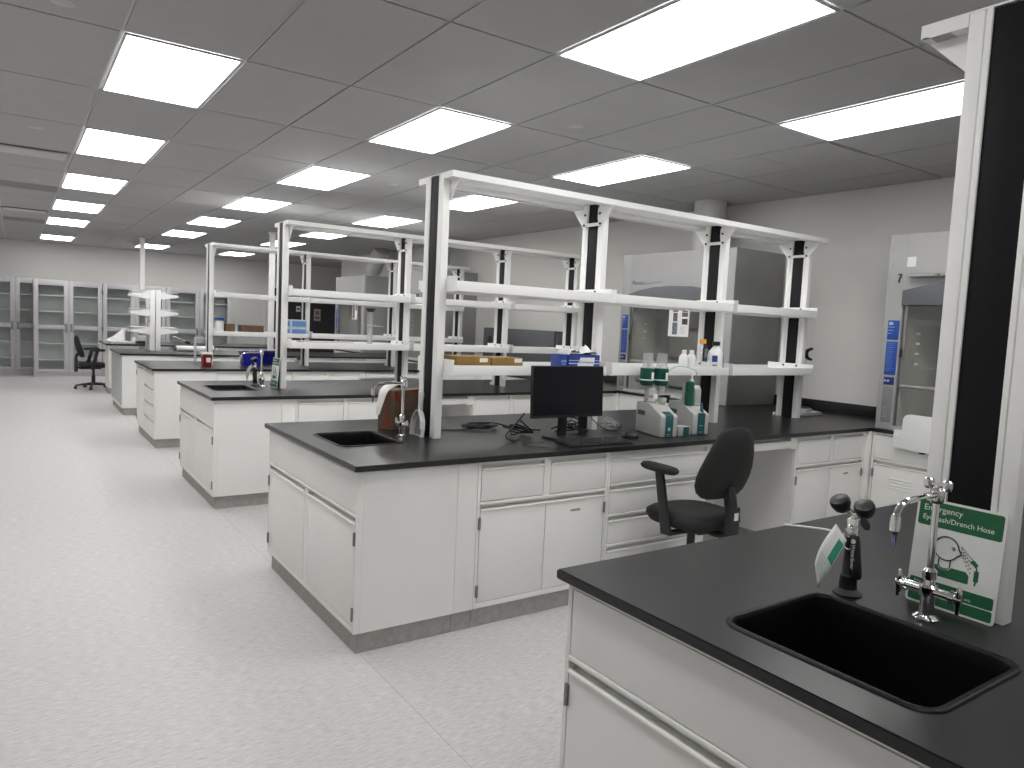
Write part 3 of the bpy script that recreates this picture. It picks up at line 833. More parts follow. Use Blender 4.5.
# ------------------------------------------------------------------ back of the room
def glass_cabinet(label, x, y, W, D, HT, lower=0.0):
    t = thing('glass_door_cabinet', label, 'glass cabinet', (x, y, 0), 0, 'grey glass-door cabinets on the back wall')
    b = MB()
    b.box(0, .022, .0005, .018, D, HT); b.box(W-.018, .022, .0005, W, D, HT); b.box(.018, .022, HT-.02, W-.018, D, HT); b.box(.018, .022, .06, W-.018, D, .08)
    b.box(.018, .03, .0005, W-.018, .05, .06)
    b.build('case', CABG, t)
    MB().box(.018, D-.012, .08, W-.018, D-.002, HT-.02).build('back_panel', CABIN, t)
    for z in (.36, .72, 1.07, 1.42, 1.77):
        MB().box(.0185, .04, z-.01, W-.0185, D-.013, z+.010).build('inner_shelf', WHITE, t)
    hw = W/2
    for k in (0, 1):
        xa, xb = k*hw+.003, (k+1)*hw-.003
        st = .085; f = MB()
        f.box(xa, 0, .085, xa+st, .02, HT-.004, .002); f.box(xb-st, 0, .085, xb, .02, HT-.004, .002)
        f.box(xa+st, 0, .085, xb-st, .02, .16, .002); f.box(xa+st, 0, HT-.115, xb-st, .02, HT-.004, .002); f.box(xa+st, 0, 1.035, xb-st, .02, 1.125, .002)
        d = f.build('door', CABG, t)
        gl = MB(); gl.box(xa+st, .008, .16, xb-st, .012, 1.035); gl.build('glass_pane', GLASSG, d)
        gl = MB(); gl.box(xa+st, .008, 1.125, xb-st, .012, HT-.115); gl.build('glass_pane', GLASSG, d)
        hx = xb-.05 if k == 0 else xa+.05
        h = MB(); h.tube([(hx, -.0, 1.005), (hx, -.035, 1.01), (hx, -.038, 1.08), (hx, -.035, 1.15), (hx, -.0, 1.155)], .013, 8, 3); h.build('handle', HINGE, d)
        for hz in (.3, 1.08, 1.9):
            hh = MB(); ex = xa+.006 if k == 0 else xb-.006
            hh.cyl((ex, -.003, hz-.04), (ex, -.003, hz+.04), .007, n=8); hh.build('hinge', HINGE, d)
    return t
YC = 17.95
glass_cabinet('tall grey glass-door cabinet, leftmost of the long row, left of the far chair', -.262, YC, 1.30, .55, 2.105)
glass_cabinet('tall grey glass-door cabinet behind the white bracket rack', 1.045, YC, 1.30, .55, 2.105)
glass_cabinet('tall grey glass-door cabinet at the right end of the row', 2.352, YC, 1.47, .55, 2.105)
glass_cabinet('tall grey glass-door cabinet set farther back, cut by the left picture edge', -1.215, 18.62, 1.26, .55, 2.14)
def flask(x, y, z, label):
    t = thing('flask', label, 'flask', (x, y, z), 0, 'flasks in the left cabinet')
    MB().lathe([(0, .0005), (.035, .0005), (.04, .02), (.014, .09), (.012, .13), (.016, .135), (.0, .135)]).build('body', ACRYL, t)
    MB().lathe([(0, .1352), (.014, .1352), (.014, .16), (0, .16)]).build('stopper', PLW, t)
for k, xx in enumerate((-.46, -.36, -.27)):
    flask(xx, 18.85, 1.08, 'small flask, %s from the left, on the middle shelf of the left cabinet' % ('first', 'second', 'third')[k])

# dark double doors at the far right end of the back wall
def dark_door(n, xa, xb, handle_x):
    m = MB(); m.box(xa, YB-.05, .005, xb, YB-.002, 2.30, .004)
    o = structure('door_%d' % n, m, DARKDOOR)
    h = MB(); h.box(handle_x-.02, YB-.062, .95, handle_x+.02, YB-.0505, 1.15, .004); h.tube([(handle_x, YB-.062, 1.05), (handle_x, YB-.10, 1.05), (handle_x+.11*(1 if handle_x < (xa+xb)/2 else -1), YB-.10, 1.05)], .009, 8)
    hh = h.build('handle', STEEL, o)
dark_door(1, 5.08, 6.02, 5.95); dark_door(2, 6.03, 6.97, 6.10)
f = MB(); f.box(5.0, YB-.06, 0, 5.075, YB-.001, 2.36); f.box(6.975, YB-.06, 0, 7.05, YB-.001, 2.36); f.box(5.075, YB-.06, 2.305, 6.975, YB-.001, 2.36)
structure('trim_2', f, WALLM)
def notice(label, loc, rz, w_, h_, m_=PAPER, prints=(), cat='notice', name='paper_notice'):
    t = thing(name, label, cat, loc, rz)
    MB().box(-w_/2, -.0012, 0, w_/2, -.0002, h_).build('sheet', m_, t)
    for (xa, za, xb, zb, pm) in prints:
        MB().box(xa, -.0018, za, xb, -.0013, zb).build('print', pm, t)
    return t
PINK = mat('faded_pink_paper', (.50, .40, .39), .7, noise=.1)
notice('pinkish sheet taped to the right dark door', (6.42, YB-.0505, 1.46), 0, .19, .33, PINK, [(-.07, .05, .07, .12, INK), (-.05, .17, .05, .27, INK)])
notice('small white sign on the left dark door', (5.88, YB-.0505, 1.69), 0, .12, .15, PAPER, [(-.04, .04, .04, .10, INK)])
def outlet(label, x):
    t = thing('wall_outlet', label, 'outlet', (x, YB-.0005, .90), 0, 'wall outlets on the back wall')
    MB().box(-.04, -.008, 0, .04, 0, .115, .003).build('cover_plate', SIGNW, t)
    for z in (.028, .068): MB().box(-.018, -.0095, z, .018, -.0082, z+.026, .001).build('socket', VENTD, t)
outlet('wall outlet on the back wall, leftmost of the three beside the glass cabinets', 4.20)
outlet('wall outlet on the back wall, middle of the three beside the glass cabinets', 4.36)
outlet('wall outlet on the back wall, rightmost of the three beside the glass cabinets', 4.60)

def service_pole(label, x, y, z0=ZT):
    t = thing('service_pole' if z0 == ZT else 'hanging_service_pole', label, 'pole', (x, y, z0), 0, 'white service poles up to the ceiling')
    MB().box(-.042, -.042, .0006, .042, .042, H-z0-.001, .004).build('pole', WHITE2, t)
    MB().box(-.06, -.06, H-z0-.03, .06, .06, H-z0-.0006, .004).build('ceiling_collar', WHITE2, t)
    return t
service_pole('white ceiling pole above the paper-piled far desk, left one of two', 1.50, 15.35, 1.95)
service_pole('white ceiling pole on the bracket-rack bench, right one of two', 3.05, 11.9)

# bracket rack
t = thing('bracket_rack', 'white rack of two uprights with tapered bracket shelves on both sides', 'rack', (1.262, 12.09, ZT))
for sx in (-1, 1):
    u = MB(); xa, xb = sorted((sx*.008, sx*.078)); u.box(xa, -.04, .0006, xb, .04, .97, .004); u.box(xa, .36, .0006, xb, .44, .97, .004)
    MB().box(xa, -.04, .0006, xb, .04, .97, .004).build('upright', WHITE2, t); MB().box(xa, .36, .0006, xb, .44, .97, .004).build('upright', WHITE2, t); u.bm.free()
    for z in (.90, .62, .33):
        for yy in (-.03, .385):
            b = MB(); b.prism([(sx*.0785, z-.075), (sx*.34, z-.035), (sx*.34, z), (sx*.0785, z+.035)], 'y', yy, yy+.03); b.build('bracket', WHITE2, t)
        MB().box(*( (.085, -.02, z+.0355, .33, .43, z+.046) if sx > 0 else (-.33, -.02, z+.0355, -.085, .43, z+.046) )).build('shelf_board', WHITE2, t)
MB().box(-.095, -.055, .45, -.0785, -.005, .56, .003).build('switch_box', VENTD, t)

# things on the far desk and on the rack bench
def paper_stack(label, x, y, w_, d_, h_, rz, tilt=0, name='paper_stack'):
    t = thing(name, label, 'papers', (x, y, ZT), rz)
    m = MB()
    n = max(3, int(h_/.012))
    for k in range(n):
        a = random.uniform(-.12, .12); dx, dy = random.uniform(-.02, .02), random.uniform(-.02, .02)
        z0 = .001 + k*h_/n
        m.box(-w_/2, -d_/2, z0, w_/2, d_/2, z0+h_/n*.82, M=Matrix.Translation((dx, dy, 0)) @ Matrix.Rotation(a, 4, 'Z'))
    m.build('sheets', PAPER, t); return t
paper_stack('loose white papers spread over the left end of the far desk', .97, 14.47, .34, .48, .05, .12)
paper_stack('taller white paper stack on the far desk, by the bracket rack', 1.50, 14.52, .30, .22, .15, -.1)
t = thing('open_binder', 'white open binder leaning on the papers on the far desk', 'binder', (.97, 14.55, ZT+.058))
m = MB(); m.prism([(-.17, .001), (.10, .001), (.125, .03), (.11, .20), (.085, .21), (.06, .17), (-.05, .07)], 'y', -.11, .02, .003); m.build('pages', PAPER, t)
m = MB(); m.prism([(.126, .0), (.134, .0), (.128, .225), (.118, .225)], 'y', -.12, .03, .001); m.build('cover', SIGNW, t)
t = thing('folder', 'white folder lying open beside the black tray on the far desk', 'folder', (1.25, 14.58, ZT), 0)
m = MB(); m.prism([(-.055, .001), (.045, .001), (.055, .02), (.03, .115), (.01, .12), (-.02, .04)], 'y', -.09, .09, .003); m.build('pages', PAPER, t)
t = thing('document_tray', 'black document tray under the papers on the far desk', 'tray', (1.44, 14.235, ZT))
m = MB(); m.box(-.18, -.1, .0005, .18, .1, .008); m.box(-.18, -.1, .008, -.172, .1, .06); m.box(.172, -.1, .008, .18, .1, .06); m.box(-.172, .092, .008, .172, .1, .06); m.build('tray', BPLAS, t)
t = thing('carton', 'small orange-brown carton on top of the paper stack, far desk', 'box', (1.50, 14.52, ZT+.1535), .2)
MB().box(-.07, -.05, .0005, .07, .05, .045, .002).build('body', mat('orange_brown_carton', (.32, .13, .05), .7, noise=.1), t); MB().box(-.02, -.03, .0455, .04, .03, .075, .002).build('flap', EQUIP, t)
t = thing('paper_roll', 'white paper roll lying on the bracket-rack bench', 'paper roll', (1.86, 12.02, ZT))
m = MB(); m.cyl((-.29, 0, .046), (.29, 0, .046), .045, n=24); m.build('roll', PAPER, t); m = MB(); m.cyl((-.31, 0, .046), (.31, 0, .046), .018, n=14); m.build('core', CARD, t)
t = thing('bench_lamp', 'thin arm lamp with a black head right of the bracket rack', 'lamp', (1.62, 12.25, ZT))
MB().lathe([(0, .0005), (.06, .0005), (.06, .015), (.012, .022), (0, .022)]).build('base', BPLAS, t)
m = MB(); m.tube([(0, 0, .02), (-.12, 0, .24), (.14, -.02, .15)], .008, 8, 5); m.build('arm', STEEL, t)
m = MB(); m.cyl((.12, -.02, .155), (.20, -.02, .128), .022, .03, 14); m.build('lamp_head', BPLAS, t)

# ------------------------------------------------------------------ task chairs
def super_ring(w_, d_, z, cy=0, cx=0, n=28, e=3.0, bend=0):
    pts = []
    for i in range(n):
        a = 2*PI*i/n; c, s_ = math.cos(a), math.sin(a)
        x = w_*math.copysign(abs(c)**(2/e), c); y = d_*math.copysign(abs(s_)**(2/e), s_)
        pts.append((cx+x, cy+y+bend*x*x, z))
    return pts
def loft(rings):
    m = MB(); R = [[m.bm.verts.new(p) for p in r] for r in rings]; n = len(R[0])
    for A, B in zip(R, R[1:]):
        for i in range(n): m.bm.faces.new((A[i], A[(i+1) % n], B[(i+1) % n], B[i]))
    m.bm.faces.new(R[0][::-1]); m.bm.faces.new(R[-1]); return m
def task_chair(label, loc, rz, seat_z):
    t = thing('task_chair', label, 'chair', loc, rz, 'black task chairs')
    z = seat_z
    loft([super_ring(.19, .185, z-.088), super_ring(.226, .215, z-.075), super_ring(.246, .236, z-.048), super_ring(.244, .234, z-.024), super_ring(.22, .21, z-.006), super_ring(.16, .16, z)]).build('seat', FABRIC, t, 60)
    # pear-shaped backrest, wrapping forward at its sides
    rings = []
    prof = [(.00, .11), (.012, .150), (.04, .184), (.08, .206), (.13, .214), (.18, .208), (.235, .192), (.285, .172), (.335, .150), (.375, .126), (.402, .096), (.412, .058)]
    for dz, hw in prof:
        f = dz/.412; th = .036*min(1, 6*min(f+.06, 1.05-f))
        cy = -.225 - .025*math.sin(PI*min(1, max(0, (f-.05)*.9))) - .075*(f-.3)
        rings.append(super_ring(hw, th, z+.105+dz, cy, 0, 28, 2.3, .75))
    loft(rings).build('backrest', FABRIC, t, 60)
    m = MB(); m.tube([(0, -.08, z-.10), (0, -.22, z-.10), (0, -.285, z-.05), (0, -.290, z+.08), (0, -.268, z+.18)], [.02, .022, .024, .024, .02], 8, 4)
    m.box(-.032, -.318, z-.17, .032, -.262, z+.075, .006)
    sb = m.build('back_support', BPLAS, t)
    MB().box(-.016, -.3195, z+.005, .016, -.3185, z+.047).build('care_label', PAPER, sb)
    for sgn in (-1, 1):
        m = MB(); pass
        xs_ = sgn*.268
        m.prism([(-.10, z-.11), (-.03, z-.11), (.045, z+.235), (-.01, z+.235)], 'x', xs_-.012, xs_+.012, .005)
        m.box(min(0, sgn*.268), -.09, z-.112, max(0, sgn*.268), -.04, z-.094, .003)
        arm = m.build('armrest', BPLAS, t)
        loft([super_ring(.030, .115, z+.232, .02, xs_), super_ring(.042, .135, z+.242, .02, xs_), super_ring(.044, .140, z+.256, .02, xs_), super_ring(.036, .125, z+.270, .02, xs_), super_ring(.02, .10, z+.275, .02, xs_)]).build('arm_pad', FABRIC, arm, 60)
    m = MB(); m.box(-.09, -.14, z-.118, .09, .12, z-.0895, .008); m.tube([(.06, 0, z-.105), (.19, -.05, z-.11), (.25, -.06, z-.115)], .007, 8); m.build('mechanism', BPLAS, t)
    m = MB(); m.cyl((0, 0, .10), (0, 0, z-.118), .024, n=16); m.cyl((0, 0, .08), (0, 0, .26), .034, n=16); m.build('gas_column', BPLAS, t)
    m = MB(); m.lathe([(0, .075), (.05, .075), (.055, .11), (.04, .12), (0, .12)])
    for k in range(5):
        a = 2*PI*k/5+PI/2+PI/5
        m.tube([(.03*math.cos(a), .03*math.sin(a), .10), (.18*math.cos(a), .18*math.sin(a), .09), (.30*math.cos(a), .30*math.sin(a), .068)], [.026, .021, .016], 8)
    base = m.build('star_base', BPLAS, t)
    for k in range(5):
        a = 2*PI*k/5+PI/2+PI/5; c = MB(); x, y = .30*math.cos(a), .30*math.sin(a)
        q = V((-math.sin(a), math.cos(a), 0))
        for s2 in (-1, 1):
            p0 = V((x, y, .028))+q*s2*.008; c.cyl(p0, p0+q*s2*.018, .027, n=14)
        c.cyl((x, y, .03), (x, y, .07), .009, n=8)
        c.build('caster', BPLAS, base)
    return t
task_chair('black task chair pulled up to the four-drawer cabinet of the monitor bench', (2.655, 1.985, 0.0005), -.04, .575)
task_chair('small distant black task chair in front of the glass cabinets', (.64, 15.12, 0.0005), -PI/2+.1, .50)

# ------------------------------------------------------------------ monitor, keyboard, mouse, cables
t = thing('monitor', 'black flat computer monitor on the middle bench, screen off', 'monitor', (2.16, 2.575, ZT))
m = MB(); m.box(-.275, -.012, .135, .275, .010, .448, .004, M=Matrix.Rotation(-.05, 4, 'X')); m.box(-.18, .010, .17, .18, .035, .40, .012, M=Matrix.Rotation(-.05, 4, 'X')); m.build('housing', BPLAS, t)
MB().box(-.268, -.0135, .152, .268, -.0122, .442, M=Matrix.Rotation(-.05, 4, 'X')).build('screen', SCREEN, t)
m = MB(); m.box(-.03, .045, .015, .03, .065, .30, .005); m.box(-.045, .025, .22, .045, .05, .31, .004); m.build('stand_neck', BPLAS, t)
m = MB(); m.box(-.12, -.09, .0006, .12, .10, .016, .004); m.build('stand_foot', BPLAS, t)
t = thing('keyboard', 'black keyboard on the worktop in front of the monitor', 'keyboard', (2.225, 2.392, ZT), -.03)
m = MB(); m.prism([(-.075, .0006), (.075, .0006), (.075, .022), (-.075, .010)], 'x', -.235, .235, .003); m.build('body', BPLAS, t)
m = MB()
for r in range(5):
    for c in range(20):
        if r == 4 and 3 < c < 9: continue
        yy = .055-r*.026; m.box(-.222+c*.0223, yy-.011, .0105+.08*(yy+.075), -.222+c*.0223+.0185, yy+.010, .0150+.08*(yy+.075), .0012, 1)
m.build('keys', mat('key_black', (.02, .02, .022), .5, noise=.1), t)
t = thing('computer_mouse', 'black computer mouse right of the keyboard', 'mouse', (2.615, 2.50, ZT), .5)
loft([super_ring(.030, .052, .0006, e=2.4), super_ring(.032, .055, .012, e=2.4), super_ring(.028, .048, .026, e=2.4), super_ring(.016, .03, .036, e=2.2)]).build('body', BPLAS, t, 60)
MB().cyl((0, .026, .030), (0, .026, .037), .006).build('wheel', CABLE, t)
def cable(label, pts, r=.0035, m_=CABLE, k=6, cat='cable', name='cable', group=None):
    o = MB(); o.tube(pts, r, 6, k); o = o.build(name, m_); return tag(o, label, cat, group)
zc = ZT+.0045
coil = []
for k in range(64):
    a = 2*PI*k/16; rr = .085+.012*math.sin(k*1.7); coil.append((1.86+rr*1.35*math.cos(a), 3.10+rr*.8*math.sin(a), zc+.009+k*.00035+.002*math.sin(k*.9)))
cable('black cable coiled on the worktop right of the tall monitor-bench post', [(1.47, 3.13, zc+.003), (1.60, 3.08, zc+.003), (1.70, 3.06, zc+.004)]+coil+[(2.02, 3.02, zc+.02), (2.10, 2.95, zc+.006), (2.20, 2.90, zc+.004)], .0045, CABLE, 3)
def loops(cx, cy, n, seed, sx=.13, sy=.08, zmax=.07):
    rnd = random.Random(seed); P = []
    for k in range(n):
        a = k*1.9+rnd.uniform(-.5, .5); P.append((cx+sx*rnd.uniform(.5, 1)*math.cos(a), cy+sy*rnd.uniform(.5, 1)*math.sin(a), zc+.004+zmax*abs(math.sin(k*1.3+seed))*rnd.uniform(.2, 1)))
    return P
cable('tangled black cables behind the monitor foot, left bundle', [(1.92, 2.74, zc+.10)]+loops(1.95, 2.79, 11, 3)+[(2.0, 2.84, zc)], .005)
cable('tangled black cables behind the monitor foot, right bundle', [(2.20, 2.74, zc+.13)]+loops(2.34, 2.80, 12, 5)+[(2.52, 2.80, zc)], .005)
cable('thin black cable looping left of the monitor foot', [(1.95, 2.74, zc+.14), (1.85, 2.68, zc+.09), (1.74, 2.62, zc+.03), (1.78, 2.60, zc), (1.85, 2.65, zc)], .005)
cable('thin dark cable lying in front of the monitor, left of the keyboard', [(1.93, 2.50, zc), (1.80, 2.52, zc), (1.76, 2.45, zc), (1.83, 2.36, zc), (1.90, 2.30, zc)], .002)
cable('pale grey cables tangled between the monitor and the left titrator', [(2.70, 2.95, zc+.03)]+loops(2.755, 2.84, 12, 9, .085, .09, .07)+[(2.80, 2.80, zc)], .0045, CABLEG)
cable('dark cable arching down right of the monitor', [(2.44, 2.80, zc+.16), (2.52, 2.82, zc+.13), (2.60, 2.84, zc+.06), (2.68, 2.80, zc), (2.74, 2.76, zc)], .003)

# ------------------------------------------------------------------ titrators
FROST = milky_mat('cloudy_glass', fac=.28)
def titrator(label, loc, rz, tower, which):
    t = thing('titrator', label, 'lab instrument', loc, rz, 'titrators on the monitor bench')
    prof = [(0, .004), (0, .135), (.006, .145), (.05, .160), (.09, .180), (.125, .196), (.16, .204), (.31, .205), (.316, .198), (.316, .004)]
    m = MB(); m.prism([(p[0], p[1]) for p in prof], 'x', -.062, .062, .004); m.build('body', INSTR, t)
    for sx in (-.05, .05):
        for yy in (.03, .28): pass
    f = MB(); f.box(-.055, .006, .0006, .055, .31, .0038); f.build('foot_plate', CABLE, t)
    s_ = MB(); s_.prism([(-.0015, .008), (-.0015, .138), (.006, .149), (.05, .1635), (.05, .1600), (.008, .1455), (.0008, .136), (.0008, .008)] if not tower else [(-.0015, .008), (-.0015, .138), (-.0012, .148), (.004, .148), (.0008, .136), (.0008, .008)], 'x', -.026, .032); st = s_.build('front_stripe', TEAL, t)
    if tower:
        k = MB(); k.prism([(.010, .150), (.030, .215), (.034, .215), (.034, .160)], 'x', .012, .026); k.build('fin', TEAL, t)
    l = MB(); l.box(-.006, -.0025, .045, .012, -.0017, .066) if not tower else l.box(-.012, -.0025, .062, .016, -.0017, .066); l.box(-.012, -.0025, .018, .014, -.0017, .022)
    l.build('button_mark', INSTR, st)
    l = MB(); l.box(-.0640, .20, .12, -.0625, .29, .15); l.build('side_badge', TEAL, t)
    if tower:
        m = MB(); m.prism([(.10, .19), (.10, .30), (.13, .325), (.26, .325), (.26, .206), (.16, .2055), (.125, .198)], 'x', .008, .058, .004); m.build('tower', INSTR, t)
        c = MB(); c.lathe([(0, .19), (.030, .19), (.030, .345), (.018, .355), (.0, .355)], (-.028, .115, 0)); c.build('green_cylinder', mat('green_plastic_cylinder', (.008, .085, .05), .35, noise=.1), t)
        q = MB(); q.tube([(.03, .18, .326), (.03, .18, .36)], .012, 10); q.cyl((.03, .18, .36), (.03, .18, .40), .005); q.build('electrode', PLW, t)
    else:
        m = MB(); m.box(.02, .128, .2055, .055, .165, .245, .005); m.cyl((.04, .125, .222), (.04, .131, .222), .008); m.build('valve_block', INSTR, t)
        # support bar carrying two glass burettes
        m = MB(); m.box(-.012, .288, .2055, .012, .300, .50, .002); m.box(-.10, .268, .335, .10, .2875, .355, .002); m.build('burette_support', STEEL, t)
        for k, sx in enumerate((-.054, .054)):
            b = MB(); b.lathe([(0, .320), (.036, .320), (.046, .335), (.048, .35), (.048, .435), (.0, .435)], (sx, .215, 0)); bo = b.build('burette_unit', TGREEN, t)
            c = MB(); c.lathe([(.044, .4355), (.044, .445), (.037, .45), (.033, .535), (.0, .535)], (sx, .215, 0)); c.build('clear_cap', FROST, bo)
            l = MB(); l.box(sx+.005, .1655, .365, sx+.022, .1665, .41); l.build('scale_label', PAPER, bo)
            l = MB(); l.cyl((sx, .215, .3555), (sx, .215, .3625), .0492, n=24); l.build('band', PLW, bo)
    return t
titrator('white titrator with teal front and two green burettes, right of the monitor', (2.866, 2.412, ZT), -.25, False, 0)
titrator('white titrator with a green cylinder tower, right one of the two', (3.192, 2.430, ZT), -.25, True, 1)
t = thing('control_module', 'small white and teal module between the two titrators', 'lab instrument', (3.035, 2.43, ZT), -.25)
MB().box(-.045, 0, .0006, .045, .09, .062, .004).build('case', INSTR, t); MB().box(-.008, -.0015, .004, .036, -.0002, .060).build('teal_front', TEAL, t)
t = thing('reagent_bottle', 'squat clear bottle standing on the left titrator', 'bottle', (2.905, 2.628, ZT+.2065))
MB().lathe([(0, .0005), (.040, .0005), (.044, .008), (.044, .075), (.036, .095), (.028, .104), (0, .104)]).build('body', FROST, t); MB().box(-.02, -.0455, .025, .02, -.0445, .06).build('label', PAPER, t)
t = thing('conical_flask', 'clear conical flask with metal fittings on the left titrator', 'flask', (2.972, 2.628, ZT+.2065))
MB().lathe([(0, .0005), (.016, .0005), (.018, .01), (.010, .06), (.009, .085), (.012, .09), (0, .09)], n=16).build('body', FROST, t); MB().lathe([(0, .0905), (.010, .0905), (.010, .105), (0, .105)]).build('stopper', STEEL, t)
t = thing('dosing_stand', 'dosing stand with black fittings and white tips between the titrators', 'lab stand', (3.085, 2.68, ZT))
MB().box(-.06, -.05, .0006, .06, .06, .012, .003).build('base', INSTR, t)
MB().cyl((0, .03, .012), (0, .03, .42), .007).build('rod', STEEL, t)
m = MB(); m.box(-.07, -.005, .225, .06, .022, .245, .003)
for k in range(5): m.cyl((-.055+.026*k, .008, .19), (-.055+.026*k, .008, .224), .009, n=10)
m.build('black_fittings', BPLAS, t)
m = MB()
for k in range(2): m.cyl((-.03+.03*k, .008, .246), (-.03+.03*k, .008, .33), .011, .006, 12)
m.build('dispensing_tip', PLW, t)
MB().cyl((-.045, .0, .42), (.02, .01, .345), .007, .009, 10).build('stirrer', BPLAS, t)
for k, (P, lab) in enumerate((([(3.05, 2.69, 1.30), (2.99, 2.66, 1.34), (3.035, 2.63, 1.38), (3.030, 2.612, 1.33)], 'thin teal tube from the dosing stand to the left burettes'),
             ([(3.10, 2.70, 1.30), (3.20, 2.68, 1.36), (3.31, 2.62, 1.34), (3.315, 2.60, 1.30)], 'thin teal tube arching from the dosing stand over the right titrator'),
             ([(3.06, 2.70, 1.26), (3.02, 2.72, 1.31), (3.04, 2.70, 1.37), (3.033, 2.66, 1.32)], 'second thin teal tube from the dosing stand to the left burettes'))):
    cable(lab, P, .0022, TUBET, 5, 'tube', 'teal_tube')

# ------------------------------------------------------------------ things on the shelves
ZL, ZU = 1.350-.034+.0008, 1.827-.034+.0008
YCA = A0+.695
def carton(name, label, cat, loc, rz, w_, d_, h_, m_, group=None, tape=None, lab=None, labm=None):
    t = thing(name, label, cat, loc, rz, group)
    MB().box(-w_/2, -d_/2, 0, w_/2, d_/2, h_, .002).build('body', m_, t)
    if tape: MB().box(-w_/2+.002, -.02, h_+.0002, w_/2-.002, .02, h_+.001).build('tape', tape, t)
    if lab:
        for (xa, za, xb, zb) in lab: MB().box(xa, -d_/2-.0012, za, xb, -d_/2-.0002, zb).build('label', labm or PAPER, t)
    return t
carton('carton', 'golden-brown flat carton on the lower shelf, nearer the tall aisle post', 'box', (1.597, 2.86, ZL), 0, .225, .18, .082, GOLD, 'golden-brown cartons', lab=[(.035, .050, .09, .074)])
carton('carton', 'golden-brown flat carton on the lower shelf, touching the first, farther from the tall post', 'box', (1.832, 2.865, ZL), 0, .225, .18, .078, GOLD, 'golden-brown cartons', lab=[(.050, .050, .105, .074)])
t = carton('wipes_box', 'small dark blue box end-on beside the white and blue tissue box', 'box', (2.268, 2.83, ZL), 0, .055, .10, .105, BOXB)
MB().box(-.022, -.0512, .055, .022, -.0502, .07).box(-.018, -.0512, .04, .018, -.0502, .047).build('label', LBLUE, t)
t = thing('tissue_box', 'blue and white wipes box with a crumpled white tissue sticking out', 'tissue box', (2.435, 2.845, ZL))
MB().box(-.130, -.07, 0, .130, .07, .104, .002).build('body', BOXB, t)
m = MB()
for za, zb in ((.004, .030), (.046, .052), (.066, .070)): m.box(-.1295, -.0715, za, .1295, -.0702, zb)
m.build('stripe', LPALE, t)
m = MB(); m.prism([(-.06, .034), (.075, .034), (.085, .088), (-.035, .088)], 'y', -.0730, -.0716); lp = m.build('label', PAPER, t)
lettering('Kimwipes', .030, mat('label_navy', (.05, .04, .16), .5, noise=.1), lp, Matrix.Translation((.012, -.0733, .058)) @ face_mx(), align='CENTER', shear=.15)
MB().box(-.09, -.045, .1043, .09, .045, .106).build('opening', BLUED, t)
ts = bmesh.new(); gr = [[None]*9 for _ in range(13)]
rnd = random.Random(4)
for i in range(13):
    for j in range(9):
        x = -.124+.248*i/12; y = -.06+.12*j/8
        u_ = i/12
        zz = .112 + .05*math.exp(-((u_-.72)/.16)**2)*(1-abs(j-4)/5.5) + .022*math.exp(-((u_-.18)/.2)**2) + .007*rnd.uniform(-1, 1) + .004*math.sin(i*1.9+j)
        if i == 0: zz -= .02
        gr[i][j] = ts.verts.new((x+.006*rnd.uniform(-1, 1), y+.006*rnd.uniform(-1, 1), zz))
for i in range(12):
    for j in range(8): ts.faces.new((gr[i][j], gr[i+1][j], gr[i+1][j+1], gr[i][j+1]))
sol = MB(); sol.merge(ts); o = sol.build('tissue', PAPER, t, 25)
md = o.modifiers.new('thick', 'SOLIDIFY'); md.thickness = .0015
def bottle(label, x, y, z, h_, r, capm, bodym, neck=.4, capr=.6, sh=.68, labm=None, cat='bottle', group=None):
    t = thing('reagent_bottle', label, cat, (x, y, z), 0, group)
    MB().lathe([(0, .0005), (r*.93, .0005), (r, .006), (r, h_*sh*.86), (r*.86, h_*sh), (r*neck, h_*.84), (r*neck, h_*.9), (0, h_*.9)], n=24).build('body', bodym, t)
    MB().lathe([(0, h_*.862), (r*capr, h_*.862), (r*capr, h_*.985), (r*capr*.9, h_), (0, h_)] if neck < capr else [(0, h_*.901), (r*capr, h_*.901), (r*capr, h_), (0, h_)], n=20).build('cap', capm, t)
    if labm:
        q = MB(); n = 10
        for i in range(n):
            a0, a1 = -PI/2-.9+1.8*i/n, -PI/2-.9+1.8*(i+1)/n; R = r+.0008
            q.quad((R*math.cos(a0), R*math.sin(a0), h_*.12), (R*math.cos(a1), R*math.sin(a1), h_*.12), (R*math.cos(a1), R*math.sin(a1), h_*.5), (R*math.cos(a0), R*math.sin(a0), h_*.5))
        q.build('label', labm, t)
    return t
bottle('small white bottle with white cap, left of the matching pair on the shelf', 3.392, 2.80, ZL, .155, .034, PLW, PLW, .42, .5, .72)
bottle('small white bottle with white cap, right of the matching pair on the shelf', 3.473, 2.80, ZL, .155, .034, PLW, PLW, .42, .5, .72)
t = bottle('clear glass bottle with an orange cap and dark label on the shelf', 3.60, 2.81, ZL, .238, .058, ORANGE, ACRYL, .34, .40, .62)
MB().box(-.045, -.0585, .10, -.012, -.0575, .17).build('dark_label', INK, t); MB().box(-.006, -.0595, .02, .05, -.0585, .085).build('white_label', PAPER, t)
t = carton('carton', 'small blue and white box in front of the large white bottle', 'box', (3.655, 2.752, ZL), 0, .060, .03, .125, PAPER)
MB().box(-.030, -.0165, .075, .030, -.0153, .122).build('blue_print', BOXB, t); MB().box(-.022, -.0165, .045, .024, -.0153, .055).build('text_print', INK, t)
t = bottle('large white plastic bottle with a black cap on the shelf', 3.738, 2.80, ZL, .225, .058, BPLAS, PLW, .36, .48, .66)
MB().box(.012, -.0635, .03, .018, -.0625, .14).build('side_print', BLUED, t)
t = thing('mounted_clamp', 'black two-prong clamp on the wall-end upright of the monitor bench', 'clamp', (4.9315, YCA+.02, 1.46))
